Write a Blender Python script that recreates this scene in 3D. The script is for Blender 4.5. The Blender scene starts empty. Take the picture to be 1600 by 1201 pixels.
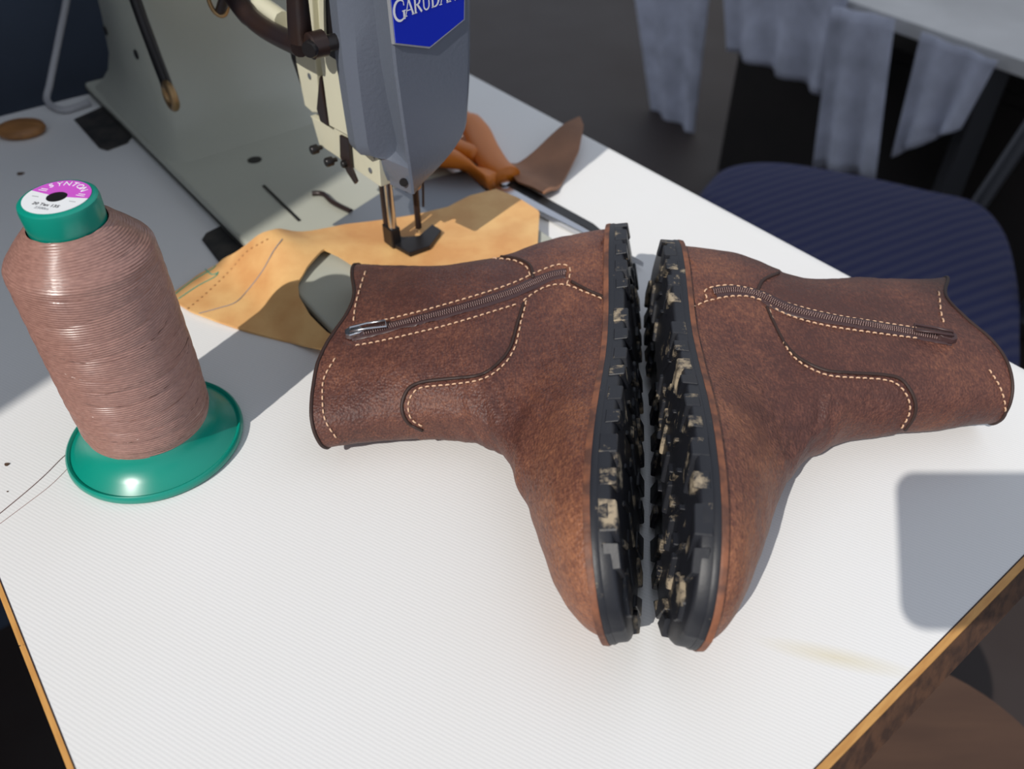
import bpy, bmesh, math, random
import numpy as np
from mathutils import Vector, Matrix, noise
from mathutils.bvhtree import BVHTree
from mathutils.geometry import delaunay_2d_cdt
random.seed(4)
R = math.radians
SC = bpy.context.scene
COL = SC.collection

# ------------------------------------------------------------------ camera, world, sun, exposure
F, PITCH, CX, CY, H = 1300.0, R(42.5), 800.0, 600.5, 0.36      # the table top is z = 0
cd = bpy.data.cameras.new('camera'); cam = bpy.data.objects.new('camera', cd); COL.objects.link(cam)
cam.location = (0, 0, H); cam.rotation_euler = (R(90) - PITCH, 0, 0)
cd.sensor_width = 36.0; cd.lens = F / 1600 * 36; cd.clip_start = 0.01
cd.dof.use_dof = True; cd.dof.focus_distance = 0.445; cd.dof.aperture_fstop = 7.2
SC.camera = cam

wd = bpy.data.worlds.new('world'); SC.world = wd; wd.use_nodes = True
bg = wd.node_tree.nodes['Background']; bg.inputs[0].default_value = (0.80, 0.87, 1.0, 1); bg.inputs[1].default_value = 0.64
SUN_AZ = np.array([0.527, 0.850, 0.0]); SUN_AZ /= np.linalg.norm(SUN_AZ); SUN_EL = R(43)   # the way the light travels
sl = bpy.data.lights.new('sun', 'SUN'); sl.energy = 3.15; sl.color = (1.0, 0.955, 0.89); sl.angle = R(0.53)
sun = bpy.data.objects.new('sun', sl); COL.objects.link(sun)
SUN_D = Vector((*(SUN_AZ[:2] * math.cos(SUN_EL)), -math.sin(SUN_EL)))
sun.rotation_euler = SUN_D.to_track_quat('-Z', 'Y').to_euler(); sun.location = (-1.5, -2.4, 3)
SC.view_settings.view_transform = 'Standard'; SC.view_settings.look = 'None'
SC.view_settings.exposure = 0.0; SC.view_settings.gamma = 1.0; SC.view_settings.use_curve_mapping = False

# ------------------------------------------------------------------ surveying helpers (photo sight lines -> places in the room)
CAM = np.array([0, 0, H]); FW = np.array([0, math.cos(PITCH), -math.sin(PITCH)]); UP = np.array([0, math.sin(PITCH), math.cos(PITCH)]); RT = np.array([1.0, 0, 0])
DA = np.array([-.62, .7846, 0]); DA /= np.linalg.norm(DA)      # long axis of table and machine, towards the machine's pillar
DB = np.array([.7846, .62, 0]); DB /= np.linalg.norm(DB)       # across the table, towards the far edge
def sight(x, y): return (x - CX) / F * RT - (y - CY) / F * UP + FW
def on_z(x, y, z=0.0):
    d = sight(x, y); return CAM + (z - H) / d[2] * d
def on_a(x, y, a):
    d = sight(x, y); p = CAM + (a - CAM @ DA) / (d @ DA) * d; return p
def on_b(x, y, b):
    d = sight(x, y); p = CAM + (b - CAM @ DB) / (d @ DB) * d; return p
def ab(p): return float(p @ DA), float(p @ DB)
def AB(a, b, z=0.0): return a * DA + b * DB + np.array([0, 0, z])
def project(P):
    v = P - CAM; zc = v @ FW
    return CX + F * (v @ RT) / zc, CY - F * (v @ UP) / zc

# ------------------------------------------------------------------ materials
MAT = {}
def mat(name, col, rough=.5, metal=0., spec=.5, noise_amt=0., noise_scale=20., col2=None, bump=0., bump_scale=200., coat=0., stretch=None, detail=4.):
    if name in MAT: return MAT[name]
    m = bpy.data.materials.new(name); m.use_nodes = True; nt = m.node_tree; b = nt.nodes['Principled BSDF']
    b.inputs['Base Color'].default_value = (*col, 1); b.inputs['Roughness'].default_value = rough; b.inputs['Metallic'].default_value = metal
    b.inputs['Specular IOR Level'].default_value = spec; b.inputs['Coat Weight'].default_value = coat
    co = nt.nodes.new('ShaderNodeTexCoord'); vec = co.outputs['Object']
    if stretch:
        mp = nt.nodes.new('ShaderNodeMapping'); mp.inputs['Scale'].default_value = stretch; nt.links.new(vec, mp.inputs[0]); vec = mp.outputs[0]
    if noise_amt > 0:
        n = nt.nodes.new('ShaderNodeTexNoise'); n.inputs['Scale'].default_value = noise_scale; n.inputs['Detail'].default_value = detail
        nt.links.new(vec, n.inputs['Vector'])
        rp = nt.nodes.new('ShaderNodeMapRange'); rp.inputs[1].default_value = .5 - .5 / (1 + 4 * noise_amt); rp.inputs[2].default_value = .5 + .5 / (1 + 4 * noise_amt)
        mx = nt.nodes.new('ShaderNodeMix'); mx.data_type = 'RGBA'
        mx.inputs[6].default_value = (*col, 1); mx.inputs[7].default_value = (*(col2 or [c * .6 for c in col]), 1)
        nt.links.new(n.outputs['Fac'], rp.inputs[0]); nt.links.new(rp.outputs[0], mx.inputs[0]); nt.links.new(mx.outputs[2], b.inputs['Base Color'])
    if bump > 0:
        n = nt.nodes.new('ShaderNodeTexNoise'); n.inputs['Scale'].default_value = bump_scale; n.inputs['Detail'].default_value = 3; nt.links.new(vec, n.inputs['Vector'])
        bp = nt.nodes.new('ShaderNodeBump'); bp.inputs['Strength'].default_value = bump; bp.inputs['Distance'].default_value = .0006
        nt.links.new(n.outputs['Fac'], bp.inputs['Height']); nt.links.new(bp.outputs[0], b.inputs['Normal'])
    MAT[name] = m; return m

def mat_laminate():
    m = mat('white_laminate', (.80, .80, .79), .42, spec=.35); nt = m.node_tree; b = nt.nodes['Principled BSDF']
    co = nt.nodes.new('ShaderNodeTexCoord'); mp = nt.nodes.new('ShaderNodeMapping'); mp.inputs['Rotation'].default_value = (0, 0, R(-62))
    nt.links.new(co.outputs['Object'], mp.inputs[0])
    w = nt.nodes.new('ShaderNodeTexWave'); w.inputs['Scale'].default_value = 170; w.inputs['Distortion'].default_value = .6; w.inputs['Detail'].default_value = 1
    nt.links.new(mp.outputs[0], w.inputs[0])
    n = nt.nodes.new('ShaderNodeTexNoise'); n.inputs['Scale'].default_value = 9; n.inputs['Detail'].default_value = 5; nt.links.new(co.outputs['Object'], n.inputs[0])
    a = nt.nodes.new('ShaderNodeMix'); a.data_type = 'RGBA'; a.inputs[6].default_value = (.765, .765, .765, 1); a.inputs[7].default_value = (.81, .81, .805, 1); nt.links.new(w.outputs['Fac'], a.inputs[0])
    r = nt.nodes.new('ShaderNodeMapRange'); r.inputs[1].default_value = .35; r.inputs[2].default_value = .7; r.inputs[3].default_value = 0; r.inputs[4].default_value = .35; nt.links.new(n.outputs['Fac'], r.inputs[0])
    c = nt.nodes.new('ShaderNodeMix'); c.data_type = 'RGBA'; c.inputs[7].default_value = (.76, .75, .72, 1); nt.links.new(r.outputs[0], c.inputs[0]); nt.links.new(a.outputs[2], c.inputs[6])
    ge = nt.nodes.new('ShaderNodeTexCoord'); q1, q2 = on_z(1195, 1003), on_z(1425, 1052); md = (q1 + q2) / 2; ln = float(np.linalg.norm(q2 - q1))
    vs = nt.nodes.new('ShaderNodeVectorMath'); vs.operation = 'SUBTRACT'; vs.inputs[1].default_value = (md[0], md[1], 0); ns = nt.nodes.new('ShaderNodeNewGeometry'); nt.links.new(ns.outputs['Position'], vs.inputs[0])
    m2 = nt.nodes.new('ShaderNodeMapping'); m2.inputs['Rotation'].default_value = (0, 0, -math.atan2(q2[1] - q1[1], q2[0] - q1[0])); nt.links.new(vs.outputs[0], m2.inputs[0])
    m3 = nt.nodes.new('ShaderNodeMapping'); m3.inputs['Scale'].default_value = (1.7 / ln, 150, 0); nt.links.new(m2.outputs[0], m3.inputs[0])
    gr = nt.nodes.new('ShaderNodeTexGradient'); gr.gradient_type = 'SPHERICAL'; nt.links.new(m3.outputs[0], gr.inputs[0])
    gm = nt.nodes.new('ShaderNodeMath'); gm.operation = 'MULTIPLY'; gm.inputs[1].default_value = .75; nt.links.new(gr.outputs['Fac'], gm.inputs[0])
    sx = nt.nodes.new('ShaderNodeMix'); sx.data_type = 'RGBA'; sx.inputs[7].default_value = (.70, .64, .47, 1); nt.links.new(gm.outputs[0], sx.inputs[0]); nt.links.new(c.outputs[2], sx.inputs[6])
    nt.links.new(sx.outputs[2], b.inputs['Base Color'])
    bp = nt.nodes.new('ShaderNodeBump'); bp.inputs['Strength'].default_value = .12; bp.inputs['Distance'].default_value = .0003
    nt.links.new(w.outputs['Fac'], bp.inputs['Height']); nt.links.new(bp.outputs[0], b.inputs['Normal'])
    return m

def mat_leather():
    m = mat('boot_leather', (.12, .045, .03), .5, spec=.42); nt = m.node_tree; b = nt.nodes['Principled BSDF']; L = nt.links.new
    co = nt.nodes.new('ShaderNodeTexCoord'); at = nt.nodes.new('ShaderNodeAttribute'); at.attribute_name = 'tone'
    def noi(s, d=4, st=None, ro=.5):
        n = nt.nodes.new('ShaderNodeTexNoise'); n.inputs['Scale'].default_value = s; n.inputs['Detail'].default_value = d; n.inputs['Roughness'].default_value = ro
        if st:
            mp = nt.nodes.new('ShaderNodeMapping'); mp.inputs['Scale'].default_value = st; L(co.outputs['Object'], mp.inputs[0]); L(mp.outputs[0], n.inputs[0])
        else: L(co.outputs['Object'], n.inputs[0])
        return n.outputs['Fac']
    def math_(op, a, c):
        x = nt.nodes.new('ShaderNodeMath'); x.operation = op
        for i, v in enumerate((a, c)):
            if isinstance(v, (int, float)): x.inputs[i].default_value = v
            else: L(v, x.inputs[i])
        return x.outputs[0]
    big = noi(26, 5, None, .6); mid = noi(230, 6, None, .75); fine = noi(1000, 3, (1, .35, 1))
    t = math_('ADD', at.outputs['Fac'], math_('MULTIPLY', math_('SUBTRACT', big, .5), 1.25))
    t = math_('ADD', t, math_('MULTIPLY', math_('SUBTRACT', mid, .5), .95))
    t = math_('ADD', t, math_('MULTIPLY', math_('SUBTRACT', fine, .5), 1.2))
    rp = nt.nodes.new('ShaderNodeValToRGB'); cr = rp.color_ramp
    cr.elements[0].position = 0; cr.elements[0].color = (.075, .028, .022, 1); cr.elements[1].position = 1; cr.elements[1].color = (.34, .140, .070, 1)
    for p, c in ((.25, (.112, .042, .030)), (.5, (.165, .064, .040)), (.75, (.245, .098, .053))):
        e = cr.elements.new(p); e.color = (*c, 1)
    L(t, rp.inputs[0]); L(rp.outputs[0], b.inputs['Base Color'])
    vo = nt.nodes.new('ShaderNodeTexVoronoi'); vo.inputs['Scale'].default_value = 620; L(co.outputs['Object'], vo.inputs[0])
    cr2 = noi(220, 5, (1, .25, 1), .65)
    hgt = math_('ADD', math_('MULTIPLY', vo.outputs['Distance'], .7), math_('MULTIPLY', cr2, 1.6))
    bp = nt.nodes.new('ShaderNodeBump'); bp.inputs['Strength'].default_value = .75; bp.inputs['Distance'].default_value = .0008
    L(hgt, bp.inputs['Height']); L(bp.outputs[0], b.inputs['Normal'])
    rr = nt.nodes.new('ShaderNodeMapRange'); rr.inputs[3].default_value = .38; rr.inputs[4].default_value = .62; L(mid, rr.inputs[0]); L(rr.outputs[0], b.inputs['Roughness'])
    return m

def mat_rubber(name, dirt):
    m = mat(name, (.012, .013, .017), .36, spec=.5); nt = m.node_tree; b = nt.nodes['Principled BSDF']; L = nt.links.new
    co = nt.nodes.new('ShaderNodeTexCoord'); n = nt.nodes.new('ShaderNodeTexNoise'); n.inputs['Scale'].default_value = 55; n.inputs['Detail'].default_value = 7; n.inputs['Roughness'].default_value = .7
    L(co.outputs['Object'], n.inputs[0])
    r = nt.nodes.new('ShaderNodeMapRange'); r.inputs[1].default_value = dirt; r.inputs[2].default_value = dirt + .1; L(n.outputs['Fac'], r.inputs[0])
    x = nt.nodes.new('ShaderNodeMix'); x.data_type = 'RGBA'; x.inputs[6].default_value = (.012, .013, .018, 1); x.inputs[7].default_value = (.36, .29, .20, 1)
    L(r.outputs[0], x.inputs[0]); L(x.outputs[2], b.inputs['Base Color'])
    y = nt.nodes.new('ShaderNodeMapRange'); y.inputs[3].default_value = .47; y.inputs[4].default_value = .85; L(r.outputs[0], y.inputs[0]); L(y.outputs[0], b.inputs['Roughness'])
    bp = nt.nodes.new('ShaderNodeBump'); bp.inputs['Strength'].default_value = .3; bp.inputs['Distance'].default_value = .001
    L(n.outputs['Fac'], bp.inputs['Height']); L(bp.outputs[0], b.inputs['Normal'])
    return m

# ------------------------------------------------------------------ mesh helpers
WL = {}
def thing(name, label, cat, loc=(0, 0, 0), group=None):
    o = bpy.data.objects.new(name, None); COL.objects.link(o); o.location = loc; o.empty_display_size = .02
    WL[o] = np.array(loc, float); tag(o, label, cat, group); return o
def tag(o, label=None, cat=None, group=None, kind=None):
    if label: o['label'] = label
    if cat: o['category'] = cat
    if group: o['group'] = group
    if kind: o['kind'] = kind
    return o
def mk(name, v, f, m, parent=None, smooth=None, bevel=0., origin=None, solid=0., seg=2):
    v = np.array([[float(c) for c in p] for p in v]); base = WL[parent] if parent is not None else np.zeros(3)
    org = np.array(origin, float) if origin is not None else (base if parent is not None else (v.min(0) + v.max(0)) / 2 * np.array([1, 1, 0]) + np.array([0, 0, v[:, 2].min()]))
    me = bpy.data.meshes.new(name); me.from_pydata([tuple(p - org) for p in v], [], [tuple(int(i) for i in q) for q in f]); me.validate()
    bm = bmesh.new(); bm.from_mesh(me); bmesh.ops.recalc_face_normals(bm, faces=bm.faces); bm.to_mesh(me); bm.free()
    o = bpy.data.objects.new(name, me); COL.objects.link(o); o.location = org - base; WL[o] = org
    if parent is not None: o.parent = parent
    if m: me.materials.append(m if not isinstance(m, str) else MAT[m])
    if smooth is not None:
        me.polygons.foreach_set('use_smooth', [True] * len(me.polygons))
        if smooth < 180: me.set_sharp_from_angle(angle=R(smooth))
    if solid: s = o.modifiers.new('solid', 'SOLIDIFY'); s.thickness = solid; s.offset = -1
    if bevel: bv = o.modifiers.new('bevel', 'BEVEL'); bv.width = bevel; bv.segments = seg; bv.limit_method = 'ANGLE'; bv.angle_limit = R(40)
    return o
class G:
    def __init__(s): s.v = []; s.f = []
    def add(s, v, f):
        n = len(s.v); s.v += [np.array(p, float) for p in v]; s.f += [tuple(i + n for i in q) for q in f]; return s
    def prism(s, p0, p1):
        n = len(p0); f = [tuple(range(n))[::-1], tuple(range(n, 2 * n))] + [(i, (i + 1) % n, n + (i + 1) % n, n + i) for i in range(n)]
        return s.add(list(p0) + list(p1), f)
    def box(s, a0, a1, b0, b1, z0, z1):                         # box in table axes
        q = [(a0, b0), (a1, b0), (a1, b1), (a0, b1)]
        return s.prism([AB(a, b, z0) for a, b in q], [AB(a, b, z1) for a, b in q])
    def bar(s, p, q, w, h, upv=(0, 0, 1)):                      # rectangular bar between two points
        p = np.array(p, float); q = np.array(q, float); d = q - p; d /= np.linalg.norm(d); x = np.cross(d, np.array(upv, float)); x /= np.linalg.norm(x); y = np.cross(x, d)
        c = [(-1, -1), (1, -1), (1, 1), (-1, 1)]
        return s.prism([p + x * i * w / 2 + y * j * h / 2 for i, j in c], [q + x * i * w / 2 + y * j * h / 2 for i, j in c])
    def tube(s, path, r, n=10, closed=False, cap=True):
        P = [np.array(p, float) for p in path]; m = len(P); rr = r if hasattr(r, '__len__') else [r] * m
        prev = None; V = []
        for i in range(m):
            t = (P[(i + 1) % m] - P[i - 1]) if closed else P[min(i + 1, m - 1)] - P[max(i - 1, 0)]
            t = t / (np.linalg.norm(t) + 1e-12)
            if prev is None:
                a = np.array([0, 0, 1.0]) if abs(t[2]) < .9 else np.array([1.0, 0, 0]); prev = a
            x = prev - t * (prev @ t); x /= np.linalg.norm(x) + 1e-12; prev = x; y = np.cross(t, x)
            V += [P[i] + rr[i] * (math.cos(k * 2 * math.pi / n) * x + math.sin(k * 2 * math.pi / n) * y) for k in range(n)]
        f = []
        for i in range(m if closed else m - 1):
            j = (i + 1) % m
            f += [(i * n + k, i * n + (k + 1) % n, j * n + (k + 1) % n, j * n + k) for k in range(n)]
        if cap and not closed: f += [tuple(range(n))[::-1], tuple(range((m - 1) * n, m * n))]
        return s.add(V, f)
    def lathe(s, prof, c, n=64, axis=None, cap=True):          # prof: (r, h) pairs
        ax = np.array([0, 0, 1.0]) if axis is None else np.array(axis, float) / np.linalg.norm(axis)
        x = np.cross(ax, [0, 1, 0] if abs(ax[1]) < .9 else [1, 0, 0]); x /= np.linalg.norm(x); y = np.cross(ax, x); c = np.array(c, float)
        V = [c + ax * h + r * (math.cos(k * 2 * math.pi / n) * x + math.sin(k * 2 * math.pi / n) * y) for r, h in prof for k in range(n)]
        f = [(i * n + k, i * n + (k + 1) % n, (i + 1) * n + (k + 1) % n, (i + 1) * n + k) for i in range(len(prof) - 1) for k in range(n)]
        if cap: f += [tuple(range(n))[::-1], tuple(range((len(prof) - 1) * n, len(prof) * n))]
        return s.add(V, f)
    def mk(s, name, m, parent=None, **k): return mk(name, s.v, s.f, m, parent, **k)
def catmull(P, n):
    P = np.array(P, float); m = len(P); t = np.linspace(0, m - 1, n); out = []
    for x in t:
        i = min(int(x), m - 2); u = x - i
        p0, p1, p2, p3 = P[max(i - 1, 0)], P[i], P[i + 1], P[min(i + 2, m - 1)]
        out.append(.5 * ((2 * p1) + (p2 - p0) * u + (2 * p0 - 5 * p1 + 4 * p2 - p3) * u * u + (3 * p1 - p0 - 3 * p2 + p3) * u ** 3))
    return np.array(out)
def resample(P, step):
    P = np.array(P, float); d = np.r_[0, np.cumsum(np.linalg.norm(np.diff(P, axis=0), axis=1))]; n = max(2, int(d[-1] / step) + 1)
    q = np.linspace(0, d[-1], n); return np.stack([np.interp(q, d, P[:, k]) for k in range(P.shape[1])], 1)
def sstep(a, b, x): t = np.clip((x - a) / (b - a), 0, 1); return t * t * (3 - 2 * t)
def text(name, body, size, m, parent, mw, extrude=.00015):
    c = bpy.data.curves.new(name, 'FONT'); c.body = body; c.size = size; c.extrude = extrude; c.align_x = 'CENTER'; c.align_y = 'CENTER'; c.resolution_u = 3
    t = bpy.data.objects.new(name, c); COL.objects.link(t); dg = bpy.context.evaluated_depsgraph_get(); me = bpy.data.meshes.new_from_object(t.evaluated_get(dg)); bpy.data.objects.remove(t)
    o = bpy.data.objects.new(name, me); COL.objects.link(o); me.materials.clear(); me.materials.append(m)
    o.parent = parent; o.matrix_local = Matrix.Translation(Vector(-WL[parent])) @ mw
    return o
def basis(o, x, y):
    x = Vector(x).normalized(); y = Vector(y); y = (y - x * y.dot(x)).normalized(); z = x.cross(y)
    M = Matrix((x, y, z)).transposed().to_4x4(); M.translation = Vector(o); return M

M_LAM = mat_laminate(); M_LEA = mat_leather(); M_RUB = mat_rubber('boot_rubber', .62); M_LUG = mat_rubber('boot_lug_rubber', .53)
M_PLY = mat('plywood_lipping', (.62, .33, .10), .5, noise_amt=.5, noise_scale=60, col2=(.50, .24, .065), stretch=(1, 1, 6))
M_BRN = mat('table_edge_brown', (.10, .045, .022), .7, noise_amt=.8, noise_scale=120, col2=(.045, .02, .011), bump=.5, bump_scale=300)
M_CREAM = mat('machine_cream', (.70, .68, .52), .38, noise_amt=.3, noise_scale=12, col2=(.62, .60, .46))
M_BODY = mat('machine_body_enamel', (.48, .49, .415), .4, noise_amt=.3, noise_scale=7, col2=(.43, .44, .38), bump=.05, bump_scale=120)
M_GREY = mat('machine_grey_paint', (.125, .142, .182), .34, bump=.35, bump_scale=420, noise_amt=.2, noise_scale=30, col2=(.125, .143, .180))
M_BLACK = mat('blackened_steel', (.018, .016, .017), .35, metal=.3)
M_IRON = mat('dark_brown_iron', (.030, .021, .022), .34, metal=.3, noise_amt=.5, noise_scale=50, col2=(.040, .022, .017))
M_STEEL = mat('bright_steel', (.62, .63, .66), .22, metal=1.)
M_DSTEEL = mat('throat_plate_steel', (.22, .24, .27), .4, metal=.6)
M_BRASS = mat('worn_brass', (.42, .27, .13), .35, metal=.8)
M_BLUE = mat('badge_blue', (.003, .022, .50), .25, coat=.4)
M_SILVER = mat('badge_silver', (.60, .62, .66), .3, metal=.6)
M_WHITE = mat('white_print', (.85, .86, .9), .5)
M_TAN = mat('tan_leather', (.80, .49, .20), .6, noise_amt=.6, noise_scale=30, col2=(.66, .33, .12), bump=.3, bump_scale=500)
M_SCRAP = mat('brown_leather_scrap', (.36, .17, .09), .65, noise_amt=.4, noise_scale=20, bump=.3, bump_scale=400)
M_GREEN = mat('spool_green_plastic', (.002, .26, .19), .28, spec=.6)
M_NAVY = mat('navy_wall_paint', (.050, .068, .105), .8, noise_amt=.3, noise_scale=5)
M_FLOOR = mat('dark_floor', (.034, .025, .023), .6, noise_amt=.5, noise_scale=3, col2=(.022, .012, .009))
M_WALL = mat('room_plaster', (.55, .55, .54), .85, noise_amt=.15, noise_scale=6)
M_STITCH = mat('stitch_thread', (.66, .42, .27), .7)
M_SEAM = mat('leather_cut_edge', (.035, .016, .012), .6)
M_WELT = mat('welt_leather', (.24, .088, .042), .6, noise_amt=.9, noise_scale=90, col2=(.10, .04, .025), bump=.7, bump_scale=350)
M_ZIP = mat('zip_brown', (.055, .026, .026), .42)
M_ZIPT = mat('zip_teeth_brown', (.20, .12, .11), .25, spec=.8)
M_LINING = mat('boot_lining', (.16, .09, .055), .8)
M_ORANGE = mat('orange_handle_plastic', (.62, .17, .008), .42)
M_BLADE = mat('scissor_blade_dark', (.05, .05, .052), .4, metal=.7)
M_DARKMET = mat('dark_steel_frame', (.05, .052, .06), .45, metal=.4)

# ------------------------------------------------------------------ setting: floor, walls, window opening
def struct(o): o['kind'] = 'structure'; return o
FZ = -.75
struct(G().box(-3.2, 4.5, -1.6, 5.0, FZ - .05, FZ).mk('floor', M_FLOOR))
struct(G().box(1.0, 1.08, -1.0, .44, FZ, 1.7).mk('wall_left', M_NAVY))
struct(G().box(-3.2, 4.5, 4.95, 5.05, FZ, 1.9).mk('wall_back', M_WALL))
WB = -.90
ja = ab(on_z(42, 617))
aj = float((on_z(42, 617) - SUN_AZ * ((ja[1] - WB) / (SUN_AZ @ DB))) @ DA)       # where the window jamb stands on the wall
g = G(); g.box(aj, 2.4, WB - .02, WB, FZ, 3.2); g.box(-2.6, aj, WB - .02, WB, 1.43, 3.2); g.box(-2.6, aj, WB - .02, WB, FZ, .10)
struct(g.mk('wall_front', M_WALL))

# ------------------------------------------------------------------ work table
A0, A1, B0, B1 = .035, .932, -.056, .516
table = thing('work_table', 'white ribbed laminate sewing table with orange-brown wooden edges', 'table', (*AB(.48, .23)[:2], FZ))
g = G(); e = .0035
g.prism([AB(a, b, -.0014) for a, b in ((A0 + e, B0 + e), (A1 - e, B0 + e), (A1 - e, B1 - .001), (A0 + e, B1 - .001))], [AB(a, b, 0) for a, b in ((A0 + e, B0 + e), (A1 - e, B0 + e), (A1 - e, B1 - .001), (A0 + e, B1 - .001))])
g.mk('laminate_top', M_LAM, table)
G().box(A0 + e, A1 - e, B0 + e, B1 - .001, -.026, -.0014).mk('core_board', M_BRN, table)
def lip(p0, p1, out, name, flare=.0028):                                    # wooden lipping: chamfer on top, upright face below
    out = np.array(out); q = []
    for p in (p0, p1):
        q.append([p + out * 0 + np.array([0, 0, -.0005]), p + out * .0005 + np.array([0, 0, -.0005]), p + out * .0035 + np.array([0, 0, -.0045]), p + out * .0035 + np.array([0, 0, -.0075]), p + np.array([0, 0, -.0075])])
    G().prism(q[0], q[1]).mk(name, M_PLY, table)
    r = [[p + out * o_ + np.array([0, 0, z]) for o_, z in ((0, -.0075), (.0034, -.0075), (flare, -.026), (0, -.026))] for p in (p0, p1)]
    G().prism(r[0], r[1]).mk('edge_band', M_BRN, table)
    d = [[p + out * o_ + np.array([0, 0, z]) for o_, z in ((-.0002, -.0014), (.0004, -.0014), (.0004, .0002), (-.0002, .0002))] for p in (p0, p1)]
    G().prism(d[0], d[1]).mk('laminate_edge', M_SEAM, table)
lip(AB(A0 + e, B0), AB(A0 + e, B1), -DA, 'wood_lipping', .0105); lip(AB(A0, B0 + e), AB(A1, B0 + e), -DB, 'wood_lipping')
for a in (A0 + .19, A1 - .06):
    G().box(a - .02, a + .02, B0 + .10, B0 + .14, FZ + .03, -.0265).mk('leg', M_DARKMET, table); G().box(a - .02, a + .02, B1 - .12, B1 - .08, FZ + .03, -.0265).mk('leg', M_DARKMET, table)
    G().box(a - .025, a + .025, B0 + .05, B1 - .03, FZ, FZ + .03).mk('foot_rail', M_DARKMET, table)

# ------------------------------------------------------------------ boots
def sole_outline(step=160):
    half = [(-.237, 0), (-.2355, .010), (-.229, .020), (-.215, .0275), (-.190, .0315), (-.160, .0315), (-.118, .0295), (-.078, .0325), (-.035, .0390), (.0, .0420), (.028, .0405), (.048, .0345), (.062, .0250), (.071, .013), (.074, 0)]
    return catmull(half, step)
HALF = sole_outline()
def hw(u): return np.interp(u, HALF[:, 0], HALF[:, 1], left=0, right=0)
def bend(u): return .0035 * np.sin((u + .05) * 16)
def rock(u, v, sp): return sp * sstep(-.10, .05, u) * (1 - sstep(.03, .08, v))   # toe spring
class Boot: pass
def boot_frame(side, P, yaw, LEAN, heel=1.0, spring=.0075):
    LEAN = R(LEAN)
    s = 1 if side == 'L' else -1; y = R(yaw); b = Boot(); b.P = np.array(P); b.T = np.array([math.sin(y), -math.cos(y), 0])
    sd = np.array([-math.cos(y) * s, -math.sin(y) * s, 0]); z = np.array([0, 0, 1.0])
    b.V = sd * math.cos(LEAN) - z * math.sin(LEAN); b.W = sd * math.sin(LEAN) + z * math.cos(LEAN)
    b.at = lambda u, v, w: b.P + np.multiply.outer(np.where(u < 0, u * heel, u), b.T) + np.multiply.outer(v + rock(u, v, spring), b.V) + np.multiply.outer(w, b.W)
    return b
VS = .0115                                                      # where the upper meets the sole
def poly_sd(px, poly):                                         # signed distance, positive inside
    poly = np.array(poly, float); q = np.roll(poly, -1, 0); ins = np.zeros(len(px), bool); best = np.full(len(px), 1e9)
    for a, c in zip(poly, q):
        d = c - a; t = np.clip(((px - a) @ d) / (d @ d), 0, 1); best = np.minimum(best, np.linalg.norm(px - a - t[:, None] * d, axis=1))
        cond = ((a[1] > px[:, 1]) != (c[1] > px[:, 1])); xi = a[0] + (px[:, 1] - a[1]) / (c[1] - a[1] + 1e-12) * d[0]; ins ^= cond & (px[:, 0] < xi)
    return np.where(ins, best, -best)

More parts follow.
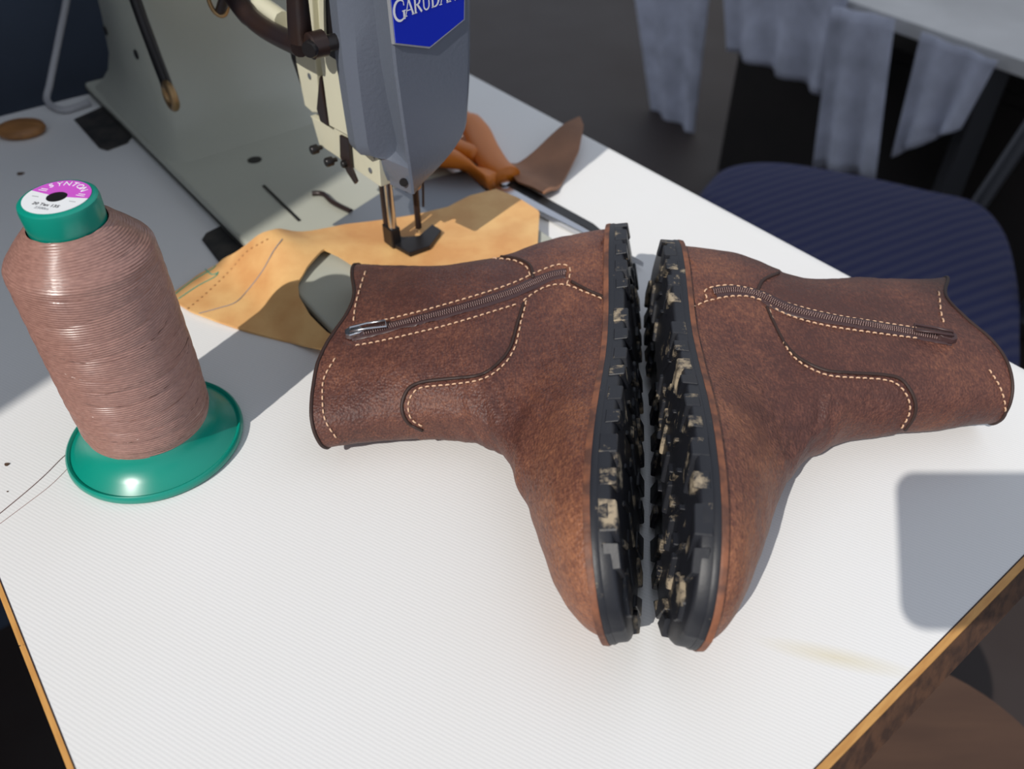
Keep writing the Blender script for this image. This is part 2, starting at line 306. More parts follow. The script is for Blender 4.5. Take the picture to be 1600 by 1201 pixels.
def make_boot(label, b, back, front, K, WM, CW, dip, seams):
    root = thing('ankle_boot', label, 'boot', b.P + b.T * -.08 + b.V * .03 - np.array([0, 0, b.P[2] + (b.V * .03)[2]]), 'pair of brown leather boots')
    NT, NS = 250, 92
    Bc = catmull(back, NT); Fc = catmull(front, NT); k = np.clip(np.interp(np.linspace(0, len(K) - 1, NT), range(len(K)), K), 0, 1); wm = catmull([[w] for w in WM], NT)[:, 0]
    ph = np.linspace(0, math.pi, NS); s = (1 - np.cos(ph)) / 2
    U = Bc[:, 0, None] + (Fc[:, 0] - Bc[:, 0])[:, None] * s; Vv = Bc[:, 1, None] + (Fc[:, 1] - Bc[:, 1])[:, None] * s
    e = (1 - np.abs(2 * s - 1) ** 2.5) ** (1 / 2.5)
    hf = np.maximum(hw(U) - .0035, 0) * np.maximum(1 - s ** 2.4, 0) ** .5 * (1 - .20 * sstep(.035, .09, Vv))
    h = (1 - k)[:, None] * wm[:, None] * e + k[:, None] * hf
    cw = np.interp(Vv, [0, .04, .08, .12, .16, .20, .23], CW)
    rim = np.exp(-((s[None] - dip[1]) / dip[2]) ** 2) * dip[0] * np.clip(1 - np.linspace(0, 1, NT)[:, None] / .20, 0, 1)
    top = b.at(U, Vv - rim, bend(U) * k[:, None] + cw + h); bot = b.at(U, Vv, bend(U) * k[:, None] + cw - h)
    px = np.stack(project(top.reshape(-1, 3)), 1)
    Vt = np.concatenate([top, bot[:, ::-1][:, 1:-1]], 1)        # ring: top side back->front, under side front->back
    n = Vt.shape[1]
    du = np.gradient(Vt, axis=0); dv = np.roll(Vt, -1, 1) - np.roll(Vt, 1, 1); nr = np.cross(du, dv); nr /= np.linalg.norm(nr, axis=2, keepdims=True) + 1e-12
    ctr = Vt.mean(1, keepdims=True)
    if ((Vt - ctr) * nr).sum() < 0: nr = -nr
    fold = lambda A: np.concatenate([A, A[:, ::-1][:, 1:-1]], 1)
    disp = np.zeros((NT, n)); masks = []
    for poly, amt in seams['panels']:
        sd = poly_sd(px, poly).reshape(NT, NS); masks.append(fold(sd)); disp += fold(sstep(-1.5, 2.5, sd) * amt)
    UU, VV = fold(U), fold(Vv)
    # folds: creases where shaft meets instep, ripples up the shaft, drawn leather over the heel
    for i in range(NT):
        for j in range(n):
            p = Vt[i, j]; q = Vector(p * 38); a = noise.noise(q); c = noise.noise(Vector(p * 95) + Vector((7, 1, 3)))
            u_, v_ = UU[i, j], VV[i, j]
            cre = math.exp(-((u_ + .045) / .045) ** 2 - ((v_ - .075) / .028) ** 2)
            shf = float(sstep(.07, .12, v_))
            w1 = math.sin((v_ * 1.0 + u_ * .55) * 2 * math.pi / .0105 + 3.5 * a + 2 * c)
            w2 = math.sin((v_ * .8 - u_ * .9) * 2 * math.pi / .008 + 5 * a + 2 * c)
            disp[i, j] += .0011 * a * (.5 + shf) + .0004 * c + cre * .00075 * w1 * abs(w1) + shf * .00022 * w2 * max(0, a + .3)
    Vt = Vt + nr * disp[:, :, None]
    va, vb = Vt @ DA, Vt @ DB; over = sstep(.372, .388, va) * sstep(.150, .176, vb) * (vb < .40)      # the shaft rests on the machine bed and the tan leather there
    Vt[:, :, 2] = np.maximum(Vt[:, :, 2], .0006 + .0165 * over)
    flat = Vt.reshape(-1, 3)
    faces = [(i * n + j, i * n + (j + 1) % n, (i + 1) * n + (j + 1) % n, (i + 1) * n + j) for i in range(NT - 1) for j in range(n)]
    cap = [tuple((NT - 1) * n + j for j in range(n))]
    b.bvh = BVHTree.FromPolygons([tuple(p) for p in flat], faces + cap)
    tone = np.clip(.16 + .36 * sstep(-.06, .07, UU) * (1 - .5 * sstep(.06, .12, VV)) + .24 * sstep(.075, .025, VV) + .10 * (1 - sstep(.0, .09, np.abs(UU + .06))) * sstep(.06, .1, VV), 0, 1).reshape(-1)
    cls = np.zeros((NT - 1, n), int)
    mm = [(m[:-1] + m[1:] + np.roll(m, -1, 1)[:-1] + np.roll(m, -1, 1)[1:]) / 4 for m in masks]
    for q, m in enumerate(mm): cls[m > 0] = q + 1
    cls = cls.reshape(-1)
    for q, nm in enumerate(('shaft', 'vamp', 'heel_counter')):
        sel = [faces[i] for i in np.nonzero(cls == q)[0]] + (cap if q == 1 else [])
        ids = sorted({i for f in sel for i in f}); mp = {i: k_ for k_, i in enumerate(ids)}
        me = bpy.data.meshes.new(nm); me.from_pydata([tuple(flat[i] - WL[root]) for i in ids], [], [tuple(mp[i] for i in f) for f in sel])
        bm = bmesh.new(); bm.from_mesh(me)
        bmesh.ops.recalc_face_normals(bm, faces=bm.faces); bm.to_mesh(me); bm.free()
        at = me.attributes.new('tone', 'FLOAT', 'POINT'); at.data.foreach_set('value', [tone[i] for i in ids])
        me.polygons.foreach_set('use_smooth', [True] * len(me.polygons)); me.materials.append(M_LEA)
        o = bpy.data.objects.new(nm, me); COL.objects.link(o); o.parent = root; WL[o] = WL[root]
        if q == 0: b.shaft = o
        if q == 1: b.vamp = o
    # lining inside the shaft and the folded rim
    inner = Vt[:95] - nr[:95] * .0026; rows = 95
    g = G(); g.add(list(Vt[0]) + list(inner.reshape(-1, 3)), [(j, (j + 1) % n, n + (j + 1) % n, n + j) for j in range(n)] + [(n + i * n + j, n + i * n + (j + 1) % n, n + (i + 1) * n + (j + 1) % n, n + (i + 1) * n + j) for i in range(rows - 1) for j in range(n)])
    g.mk('lining', M_LINING, root, smooth=180)
    edge = [Vt[0, j] for j in range(n)]; G().tube(edge, .0011, 8, closed=True).mk('rim_edge', M_SEAM, root, smooth=180)
    # everything sewn on: follow the leather surface
    def lay(pix, step=2.0):
        out = []
        for x, y in resample(catmull(pix, max(len(pix) * 12, 12)), step):
            hit = b.bvh.ray_cast(Vector(CAM), Vector(sight(x, y)).normalized())
            if hit[0] is not None:
                nn = np.array(hit[1]); nn = nn if nn @ sight(x, y) < 0 else -nn; out.append((np.array(hit[0]), nn))
        return out
    g = G()
    for pix in seams['stitch']:
        L = lay(pix, 1.5)
        if len(L) < 8: continue
        i = 0
        while i + 4 < len(L):
            pts = [L[i + c][0] + L[i + c][1] * o_ for c, o_ in ((0, .0001), (1, .0006), (3, .0006), (4, .0001))]
            if np.linalg.norm(pts[-1] - pts[0]) < .006: g.tube(pts, .00052, 6)
            i += 7
    tag(g.mk('stitching', M_STITCH, root, smooth=180), kind='stuff')
    for pix in seams['edges']:
        L = lay(pix, 3)
        if len(L) > 3: G().tube([p + q * .0002 for p, q in L], .0011, 8).mk('panel_edge', M_SEAM, root, smooth=180)
    # zip: two tapes and the coil, slider with pull
    L = lay(seams['zip'], 2.0); zs = thing('zipper', None, None, WL[root]); zs.parent = root; zs.location = (0, 0, 0); WL[zs] = WL[root]
    def across(i):
        t = L[min(i + 2, len(L) - 1)][0] - L[max(i - 2, 0)][0]; t /= np.linalg.norm(t); x = np.cross(L[i][1], t); return t, x / np.linalg.norm(x)
    for sg in (-1, 1):
        v, f = [], []
        for i, (p, q) in enumerate(L):
            t, x = across(i)
            for off, up_ in ((.0012, .0006), (.0038, .0011), (.0048, .0002)): v.append(p + x * sg * off + q * up_)
        for i in range(len(L) - 1): f += [(i * 3 + c, i * 3 + c + 1, i * 3 + c + 4, i * 3 + c + 3) for c in range(2)]
        mk('tape', v, f, M_ZIP, zs, smooth=180)
    v, f = [], []
    for i, (p, q) in enumerate(L):
        t, x = across(i)
        for off in (-.0022, .0022): v.append(p + x * off + q * .0005)
    f = [(i * 2, i * 2 + 1, i * 2 + 3, i * 2 + 2) for i in range(len(L) - 1)]
    mk('coil_bed', v, f, M_SEAM, zs, smooth=180)
    g = G(); D = resample(np.array([p for p, q in L]), .00135)
    for i, p in enumerate(D):
        j = min(int(i / len(D) * len(L)), len(L) - 1); q = L[j][1]; t, x = across(j)
        for sg in (-1, 1):
            c = p + x * sg * .0011 + t * (.0003 * sg); g.tube([c - x * .0011 + q * .0008, c + q * .00165, c + x * .0011 + q * .0008], .00042, 5)
    tag(g.mk('coil_teeth', M_ZIPT, zs, smooth=180), kind='stuff')
    i = seams['slider']; p, q = L[i]; t, x = across(i); t = t * seams.get('tdir', 1); sm = MAT['bright_steel'] if seams['metal'] else M_ZIP
    sl_ = G().prism([p + t * a + x * c + q * .0007 for a, c in ((-.006, -.0022), (-.003, -.0042), (.003, -.0036), (.006, -.0018), (.006, .0018), (.003, .0036), (-.003, .0042), (-.006, .0022))],
                    [p + t * a + x * c + q * .0040 for a, c in ((-.005, -.0018), (-.003, -.0034), (.003, -.0028), (.005, -.0012), (.005, .0012), (.003, .0028), (-.003, .0034), (-.005, .0018))]).mk('slider', sm, zs, bevel=.0005)
    c0 = p + q * .0052 - t * .002
    path = [c0 + x * .0016, c0 + x * .0021 + t * .010, c0 + x * .0026 + t * .021 - q * .0012, c0 - x * .0026 + t * .021 - q * .0012, c0 - x * .0021 + t * .010, c0 - x * .0016]
    G().tube(path, .0008, 8, closed=True).mk('pull', sm, sl_, smooth=180)
    # welt, sole, lugs
    o2 = np.concatenate([HALF, HALF[::-1][1:-1] * [1, -1]])
    def plate(scale, v): return [b.at(np.array(u + (u + .08) * (scale[0])), np.array(v), np.array(bend(u) + w * (1 + scale[1]))) for u, w in o2]
    def slab(name, levels, m, bevel=0):
        g = G(); n_ = len(o2); V_ = []
        for sc, v in levels: V_ += plate(sc, v)
        f = [tuple(range(n_))] + [tuple(range((len(levels) - 1) * n_, len(levels) * n_))[::-1]] + [(l * n_ + i, l * n_ + (i + 1) % n_, (l + 1) * n_ + (i + 1) % n_, (l + 1) * n_ + i) for l in range(len(levels) - 1) for i in range(n_)]
        return g.add(V_, f).mk(name, m, root, smooth=50)
    slab('welt', [((.000, .00), VS + .0034), ((.010, .03), VS + .003), ((.012, .035), VS + .0008), ((.010, .03), VS)], M_WELT)
    slab('midsole', [((.008, .025), VS), ((.009, .028), VS - .0018), ((.005, .015), VS - .0030)], M_RUB)
    slab('outsole', [((.004, .012), VS - .0030), ((.002, .006), .0040), ((-.003, -.01), .0030), ((-.012, -.06), .0022)], M_RUB)
    def lug(pts, v0, v1, sh, m=M_LUG):
        uc, wc = np.mean(pts, 0)
        G().prism([b.at(np.array(u), np.array(v0), np.array(bend(u) + w)) for u, w in pts], [b.at(np.array(u + (uc - u) * sh), np.array(v1), np.array(bend(u) + w + (wc - w) * sh)) for u, w in pts]).mk('tread_lug', m, root, bevel=.0005, seg=1)
    rnd = random.Random(11)
    o_u = lambda x: max(float(hw(x)), .005)
    us = [-.222, -.204, -.186, -.168, -.150, -.120, -.100, -.080, -.060, -.040, -.020, .000, .020, .038, .054]
    for i, u in enumerate(us):
        for sg in (-1, 1):
            wd = .0135 if i % 2 else .0105; sk = .007 * (1 if i % 2 else -.5); u_ = u + (.003 if sg > 0 else 0)
            e0, e1 = o_u(u_ - wd / 2), o_u(u_ + wd / 2); dp = .017 if i % 2 else .011
            pts = [(u_ - wd / 2, sg * (e0 + .0009)), (u_ + wd / 2, sg * (e1 + .0009)), (u_ + wd / 2 + sk, sg * max(e1 - dp, .004)), (u_ - wd / 2 + sk + .003, sg * max(e0 - dp, .004))]
            j_ = lambda: rnd.uniform(-.0012, .0012)
            lug([(x + j_(), y + (0 if q < 2 else j_() * 2)) for q, (x, y) in enumerate(pts)], .0080 + rnd.uniform(-.001, .0008), .0002, .08)
    for i, u in enumerate((-.210, -.190, -.170, -.112, -.088, -.064, -.040, -.016, .008, .030)):
        for sg in (-1, 1):                                     # arrow bars down the middle
            a = .011 if u > -.13 else .008
            lug([(u, sg * .0012), (u + .004, sg * .0012), (u + .012, sg * a * 1.5), (u + .0085, sg * a * 1.5)], .004, .0004, .08)
        if u > -.13: lug([(u + .013, -.0016), (u + .013, .0016), (u + .021, .0016), (u + .021, -.0016)], .004, .0006, .1)
    lug([(.050, -.010), (.050, .010), (.064, .008), (.068, 0), (.064, -.008)], .0050, .0004, .1)
    return root

BL = boot_frame('L', (.0620, .262, .0442), -5.4, 14, .975, .0040)
seL = dict(
    panels=[([(846, 452), (822, 468), (812, 505), (800, 545), (780, 572), (750, 590), (700, 597), (660, 601), (640, 612), (632, 635), (640, 657), (665, 690), (700, 800), (800, 1080), (1100, 1080), (1010, 470), (943, 468), (915, 455), (885, 446)], .0010),
            ([(765, 398), (805, 405), (826, 416), (832, 436), (885, 418), (893, 440), (915, 455), (943, 468), (1010, 470), (1010, 300), (765, 300)], .0009)],
    stitch=[[(559, 509), (620, 496), (700, 475), (790, 447), (845, 423), (872, 414), (889, 417), (891, 430), (886, 444)], [(556, 540), (600, 532), (700, 508), (790, 481), (812, 474)],
            [(818, 470), (840, 455), (862, 446), (886, 446), (912, 456), (943, 468)], [(823, 470), (814, 505), (803, 546), (783, 574), (752, 593), (702, 601), (662, 605), (645, 615), (638, 636), (645, 656), (668, 668)],
            [(578, 404), (566, 440), (556, 475), (552, 507)], [(524, 560), (507, 590), (504, 620), (508, 655), (526, 684)], [(770, 404), (802, 407), (822, 417), (829, 432)]],
    edges=[[(818, 474), (808, 506), (797, 543), (778, 568), (750, 586), (700, 592), (660, 597), (638, 608), (628, 634), (636, 658), (660, 672)], [(768, 401), (803, 403), (827, 414), (833, 434)], [(893, 440), (915, 452), (945, 465)]],
    zip=[(549, 524), (600, 513), (700, 488), (790, 461), (835, 442), (862, 431), (884, 427)], slider=3, metal=True, tdir=1)
make_boot('brown leather ankle boot on its side, shaft pointing left with steel zip pull', BL,
    back=[(-.207, .184), (-.204, .152), (-.204, .126), (-.208, .096), (-.214, .076), (-.226, .056), (-.234, .040), (-.2335, VS), (-.212, VS), (-.175, VS), (-.13, VS), (-.08, VS), (-.03, VS), (.015, VS), (.045, VS), (.061, VS), (.0695, VS)],
    front=[(-.044, .1745), (-.050, .150), (-.056, .122), (-.056, .100), (-.051, .086), (-.044, .077), (-.037, .071), (-.030, .067), (-.022, .063), (-.012, .060), (.000, .053), (.014, .0475), (.030, .0415), (.045, .0355), (.057, .029), (.066, .022), (.0705, VS + .004)],
    K=[0, 0, 0, .05, .2, .4, .6, .75, .85, .92, 1, 1, 1, 1, 1, 1, 1], WM=[.0245, .026, .029, .031, .033, .034, .034, .035, .036, .036, .036, .036, .036, .036, .036, .03, .02], CW=[0, 0, .005, .0125, .0205, .0285, .034], dip=(.013, .42, .22), seams=seL)
BR = boot_frame('R', (.0782, .260, .0436), -4.3, 6, .895, -.0035)
seR = dict(
    panels=[([(1185, 466), (1196, 480), (1205, 500), (1225, 540), (1250, 565), (1290, 583), (1330, 587), (1380, 590), (1405, 598), (1422, 620), (1425, 645), (1405, 700), (1300, 800), (1200, 1080), (950, 1080), (1000, 480), (1060, 482), (1085, 478), (1108, 470), (1150, 462)], .0010),
            ([(1220, 424), (1195, 436), (1184, 452), (1130, 446), (1104, 452), (1100, 470), (1060, 482), (1000, 480), (1000, 340), (1220, 340)], .0009)],
    stitch=[[(1104, 466), (1101, 455), (1112, 449), (1140, 446), (1180, 454), (1230, 474), (1300, 492), (1380, 505), (1440, 514)], [(1060, 483), (1085, 479), (1108, 470), (1150, 463), (1185, 468), (1230, 492), (1290, 509), (1370, 521), (1435, 529)],
            [(1202, 484), (1209, 502), (1228, 543), (1252, 568), (1291, 586), (1332, 590), (1378, 593), (1402, 601), (1418, 622), (1420, 645), (1408, 668)], [(1461, 426), (1467, 462), (1470, 490), (1477, 512)], [(1545, 578), (1562, 606), (1570, 638), (1564, 664)]],
    edges=[[(1198, 480), (1206, 499), (1226, 537), (1250, 561), (1290, 579), (1331, 583), (1382, 586), (1409, 594), (1427, 620), (1429, 646), (1414, 671)], [(1183, 456), (1192, 438), (1216, 427)]],
    zip=[(1115, 457), (1150, 454), (1185, 461), (1230, 482), (1290, 497), (1360, 509), (1430, 521), (1484, 531)], slider=-5, metal=False, tdir=-1)
make_boot('brown leather ankle boot on its side, shaft pointing right with zip fully closed', BR,
    back=[(-.241, .197), (-.231, .165), (-.221, .126), (-.213, .098), (-.214, .082), (-.226, .062), (-.234, .042), (-.2335, VS), (-.212, VS), (-.175, VS), (-.13, VS), (-.08, VS), (-.03, VS), (.015, VS), (.045, VS), (.061, VS), (.0695, VS)],
    front=[(-.108, .1995), (-.098, .172), (-.087, .135), (-.075, .103), (-.064, .088), (-.053, .077), (-.043, .070), (-.034, .065), (-.026, .060), (-.016, .056), (-.005, .052), (.010, .047), (.026, .041), (.043, .034), (.056, .028), (.065, .022), (.0705, VS + .004)],
    K=[0, 0, 0, .05, .2, .4, .6, .75, .85, .92, 1, 1, 1, 1, 1, 1, 1], WM=[.0245, .026, .029, .031, .033, .034, .034, .035, .036, .036, .036, .036, .036, .036, .036, .03, .02], CW=[0, 0, 0, .0008, .0015, .0028, .004], dip=(.021, .40, .27), seams=seR)

# ------------------------------------------------------------------ thread spool
SB = np.array([-.2112, .3434, 0])
spool = thing('thread_spool', 'tall spool of pinkish brown sewing thread on a green foot', 'thread spool', SB)
G().lathe([(.0, .0004), (.0475, .0004), (.0495, .0012), (.0502, .003), (.0498, .0052), (.0488, .0062), (.0478, .0058), (.0470, .0048), (.0420, .0085), (.0375, .0125), (.0345, .0175), (.0335, .022), (.02, .024)], SB, 128, cap=False).mk('foot', M_GREEN, spool, smooth=40)
Z0, Z1 = .0185, .1500
def body_r(z):
    return float(np.interp(z, [Z0, .021, .026, .05, .10, .128, .1325, .1350, .1385, .1430, .1475, Z1], [.0325, .0338, .0347, .0353, .0352, .0349, .0344, .0330, .0298, .0256, .0214, .0181]))
NZ, NA = 760, 112; v = []
zz_ = np.linspace(Z0, Z1, NZ); rr_ = np.array([body_r(z) for z in zz_]); arcz = np.r_[0, np.cumsum(np.hypot(np.diff(zz_), np.diff(rr_)))]
for i in range(NZ):
    z = Z0 + (Z1 - Z0) * i / (NZ - 1); r = body_r(z)
    for k in range(NA):
        th = 2 * math.pi * k / NA
        lay_ = z + .0028 * math.sin(th - .6 + z * 46) + .0013 * math.sin(2 * th + z * 210)
        band = math.floor(lay_ / .0105); tilt = (1 if band % 2 else -1) * .0030 * math.sin(th + 1.9 * band)
        rid = abs(math.sin(math.pi * (arcz[i] + tilt) / .0014)) * .00045 + .00034 * math.sin(math.pi * ((lay_ / .0105) % 1))
        v.append(SB + [(r + rid) * math.cos(th), (r + rid) * math.sin(th), z])
f = [(i * NA + k, i * NA + (k + 1) % NA, (i + 1) * NA + (k + 1) % NA, (i + 1) * NA + k) for i in range(NZ - 1) for k in range(NA)]
M_THR = mat('brown_sheen_thread', (.37, .195, .155), .27, spec=1.0, noise_amt=.4, noise_scale=300, col2=(.26, .130, .104), stretch=(1, 1, 4))
mk('wound_thread', v, f, M_THR, spool, smooth=180)
M_THD = mat('brown_thread_dark', (.16, .075, .06), .5)
for q, (z, amp, p0) in enumerate([(.118, .010, 0.3), (.104, .013, .5), (.089, .012, .2), (.074, .013, .45), (.060, .011, .1), (.046, .012, .4), (.036, .008, 2.2), (.031, .006, .2), (.095, .009, 2.6), (.067, .007, 2.9)]):
    pth = []
    for k in range(96):
        th = 2 * math.pi * k / 96; zz = z + amp * math.sin(th - .9 + p0); r = body_r(zz) + .00032; pth.append(SB + [r * math.cos(th), r * math.sin(th), zz])
    G().tube(pth, .00024, 5, closed=True).mk('crossing_thread', M_THD if q % 2 else M_THR, spool, smooth=180)
capo = G().lathe([(.0150, .1400), (.0178, .1480), (.0182, .1600), (.0178, .1622), (.0165, .1632), (.0052, .1632), (.0045, .1626), (.0045, .1480), (.0, .1480)], SB, 96, cap=False).mk('top_cap', M_GREEN, spool, smooth=40)
# paper disc: magenta half and white half, round a hole
def disc(name, a0, a1, m, r0=.0047, r1=.0152, z=.1633, dz=.00022):
    n = 40; ang = np.linspace(a0, a1, n); g = G(); V = [SB + [r * math.cos(t), r * math.sin(t), z + h] for h in (0, dz) for r in (r0, r1) for t in ang]
    f = []
    for i in range(n - 1):
        f += [(i, i + 1, n + i + 1, n + i), (2 * n + i, 3 * n + i, 3 * n + i + 1, 2 * n + i + 1), (n + i, n + i + 1, 3 * n + i + 1, 3 * n + i), (i, 2 * n + i, 2 * n + i + 1, i + 1)]
    f += [(0, n, 3 * n, 2 * n), (n - 1, 3 * n - 1 + 0, 4 * n - 1, 2 * n - 1)] if False else []
    return g.add(V, f).mk(name, m, capo)
LA = R(-14)                                                    # how the print is turned
M_MAG = mat('label_magenta', (.62, .10, .60), .5); M_PAPER = mat('label_paper', (.80, .82, .84), .6); M_INK = mat('label_ink', (.10, .10, .11), .6); M_INKG = mat('label_grey_ink', (.40, .41, .43), .6)
disc('label_magenta_half', LA + R(8), LA + R(172), M_MAG); disc('label_white_half', LA + R(172), LA + R(368), M_PAPER)
ZT = .16355
def lab(txt, r, ang, size, m, spacing=None, flip=False):
    w = Vector(SB) + Vector((0, 0, ZT))
    if spacing is None:
        d = Vector((math.cos(LA), math.sin(LA), 0)); u = Vector((-math.sin(LA), math.cos(LA), 0)); text('lettering', txt, size, m, capo, basis(w + d * r + u * ang, d, u)); return
    for i, ch in enumerate(txt):
        t = LA + R(ang) - R(spacing) * (i - (len(txt) - 1) / 2); p = w + Vector((math.cos(t) * r, math.sin(t) * r, 0)); u = Vector((math.cos(t), math.sin(t), 0)); text('lettering', ch, size, m, capo, basis(p, Vector((u.y, -u.x, 0)), u))
lab('SYNTON', .0118, 92, .0050, M_WHITE, 18)
G().lathe([(.0, 0), (.0046, 0), (.0046, .0006), (.0, .0006)], SB + [0, 0, .1627], 32, cap=False).mk('core_hole', M_BLACK, capo)  # black disc plugged in for the shade down the hole
lab('20 Tex 135', 0, -.0078, .0030, M_INK); lab('2500m', 0, -.0109, .0027, M_INKG)
for sx in (-1, 1):
    d = np.array([math.cos(LA), math.sin(LA), 0]); u = np.array([-math.sin(LA), math.cos(LA), 0])
    c = SB + [0, 0, ZT - .0001] + d * sx * .0098 - u * .0022; G().bar(c - d * .0017, c + d * .0017, .0006, .0002).mk('small_print', M_INKG, capo)
    for q in range(2):
        c = SB + [0, 0, ZT - .0001] + d * sx * .0100 + u * (.0034 + .0014 * q); G().bar(c - d * (.0022 - .0004 * q), c + d * (.0022 - .0004 * q), .0005, .0002).mk('small_print', M_WHITE, capo)
def table_line(name, pix, r, m, parent):
    P = [on_z(x, y, r) for x, y in catmull(pix, 24)]; return G().tube(P, r, 5).mk(name, m, parent, smooth=180)
table_line('loose_thread', [(112, 703), (96, 716), (70, 742), (36, 772), (-30, 826)], .00022, M_THD, spool)
table_line('loose_thread', [(112, 725), (80, 757), (40, 788), (-30, 840)], .00014, M_THR, spool)

# ------------------------------------------------------------------ sewing machine
mc = thing('sewing_machine', 'industrial sewing machine with cream body and grey head cover', 'sewing machine', AB(.64, .27, 0))
BZ = .012
g = G(); cor = [(.388, .188), (.396, .179), (.410, .175), (.93, .175), (.93, .364), (.400, .364), (.388, .352)]
g.prism([AB(a, b, .0003) for a, b in cor], [AB(a, b, BZ) for a, b in cor]); g.mk('bed', M_BODY, mc, bevel=.003, seg=3)
G().tube([AB(a, b, .0058) for a, b in ((.93, .1746), (.41, .1746), (.396, .1786), (.3876, .188), (.3876, .35))], .0009, 6).mk('bed_gasket', M_BLACK, mc, smooth=180)
# pillar with a concave sweep into the bed
g = G(); rows = []
for z, a, bn, bf, a1 in [(BZ - .002, .690, .178, .362, .925), (.016, .716, .183, .360, .918), (.022, .734, .188, .358, .912), (.032, .748, .194, .357, .905), (.05, .757, .198, .356, .897), (.09, .760, .200, .360, .886), (.15, .756, .202, .358, .876), (.19, .740, .206, .354, .876), (.215, .70, .210, .350, .88), (.30, .66, .214, .346, .88)]:
    c = .012; rows.append([AB(a + c, bn, z), AB(a1 - c, bn, z), AB(a1, bn + c, z), AB(a1, bf - c, z), AB(a1 - c, bf, z), AB(a + c, bf, z), AB(a, bf - c, z), AB(a, bn + c, z)])
n = 8; g.add([p for r_ in rows for p in r_], [(i * n + k, i * n + (k + 1) % n, (i + 1) * n + (k + 1) % n, (i + 1) * n + k) for i in range(len(rows) - 1) for k in range(n)] + [tuple(range(n))[::-1], tuple(range((len(rows) - 1) * n, len(rows) * n))])
g.mk('pillar', M_BODY, mc, smooth=50)
G().box(.47, .70, .222, .338, .215, .30).mk('arm', M_BODY, mc, bevel=.01, seg=3)
G().prism([AB(a, b, .086) for a, b in ((.458, .250), (.545, .250), (.545, .312), (.458, .312))], [AB(a, b, .30) for a, b in ((.458, .246), (.552, .246), (.552, .318), (.458, .318))]).mk('head_block', M_CREAM, mc, bevel=.004)
def side_plate(name, pix, b0, th, m, bev=.0008):               # plates screwed to the near side of the head
    P = [on_b(x, y, b0) for x, y in pix]; return G().prism(P, [p + DB * th for p in P]).mk(name, m, mc, bevel=bev)
side_plate('head_side_plate', [(496, -90), (500, 92), (514, 196), (560, 222), (556, 100), (548, -90)], .2385, .010, M_CREAM)
side_plate('head_side_plate', [(444, -90), (462, 95), (476, 165), (488, 176), (500, 176), (492, 92), (482, -90)], .2440, .008, M_CREAM)
side_plate('lower_plate', [(484, 181), (487, 184), (499, 226), (520, 240), (595, 292), (592, 250), (570, 215), (520, 200)], .2435, .010, M_CREAM)
side_plate('guard_spring', [(498, 122), (494, 170), (500, 190), (512, 198), (504, 150), (500, 118)], .2382, .006, M_IRON)
side_plate('guard_spring', [(530, 211), (531, 245), (542, 270), (554, 288), (557, 284), (548, 262), (544, 218)], .2405, .002, M_IRON, .0004)
side_plate('side_shield', [(448, 60), (455, 92), (470, 136), (466, 95)], .248, .006, M_BLACK)  # black plate put in for the shade of the gap beside the head
def screw(x, y, b0, r, L, m, name='screw', slot=False):
    p = on_b(x, y, b0); o = G().lathe([(r * .5, 0), (r * .5, L * .4), (r, L * .4), (r, L * .9), (r * .8, L)], p + DB * L * .4, 16, axis=-DB).mk(name, m, mc, smooth=40); return p, o
for x, y in ((496, 232), (519, 251)): screw(x, y, .2385, .0034, .009, M_BLACK, 'thumb_screw')
screw(484, 119, .2440, .0022, .0012, M_DSTEEL); screw(579, 266, .2434, .0020, .0012, M_DSTEEL); screw(541, 255, .2410, .0026, .006, M_BLACK, 'thumb_screw')
# grey cover over the end of the head: stepped plan, lofted from bottom to top
def edge_b(pix, a):                                             # height -> b of one moulded edge of the cover, at depth a
    q = sorted([(on_a(x, y, a)[2], on_a(x, y, a) @ DB) for x, y in pix]); zz = [p[0] for p in q]; bb = [p[1] for p in q]
    def f(z):
        if z > zz[-1]: return bb[-1] + (bb[-1] - bb[-2]) / (zz[-1] - zz[-2]) * (z - zz[-1])
        return float(np.interp(z, zz, bb))
    return f
ef = [edge_b([(526, 0), (532, 70), (545, 160), (555, 225)], .455), edge_b([(552, 0), (558, 100), (570, 200), (577, 240)], .4485), edge_b([(583, 0), (595, 100), (610, 180), (630, 262)], .4450),
      edge_b([(607, 0), (617, 100), (628, 180), (644, 290)], .4250), edge_b([(592, 255), (596, 272), (606, 294)], .4500), edge_b([(602, 255), (608, 272), (622, 296)], .4450)]
g = G(); rows = []
for z, br, full in [(.0815, .2660, 0), (.0835, .2720, 0), (.0865, .2790, 0), (.0915, .2875, 0), (.0965, .2945, 0), (.1000, .2985, 0), (.1012, .2995, .35), (.1035, .3020, .75), (.1075, .3045, .95), (.112, .3060, 1), (.14, .3095, 1), (.165, .3110, 1), (.19, .3120, 1), (.30, .314, 1)]:
    lo = ef[4](z), ef[5](z); m_ = lambda a_, c_: a_ + (c_ - a_) * full
    x2 = ef[2](z) if full else min(lo[1] + .004, ef[3](z) - .004)
    rows.append([AB(.466, m_(lo[0] + .001, ef[0](z) + .001), z), AB(.455, m_(lo[0], ef[0](z)), z), AB(.4485, m_(lo[1], ef[1](z)), z), AB(.4450, m_(min(lo[1] + .003, ef[3](z) - .005), ef[2](z)), z), AB(.4255, ef[3](z) - .0008, z), AB(.4245, ef[3](z) + .0008, z), AB(.4330, br - .004, z), AB(.4365, br, z), AB(.445, br + .004, z), AB(.466, br + .004, z)])
n = 10; g.add([p for r_ in rows for p in r_], [(i * n + k, i * n + (k + 1) % n, (i + 1) * n + (k + 1) % n, (i + 1) * n + k) for i in range(len(rows) - 1) for k in range(n)] + [tuple(range(n))[::-1], tuple(range((len(rows) - 1) * n, len(rows) * n))])
cover = g.mk('head_cover', M_GREY, mc, smooth=28)
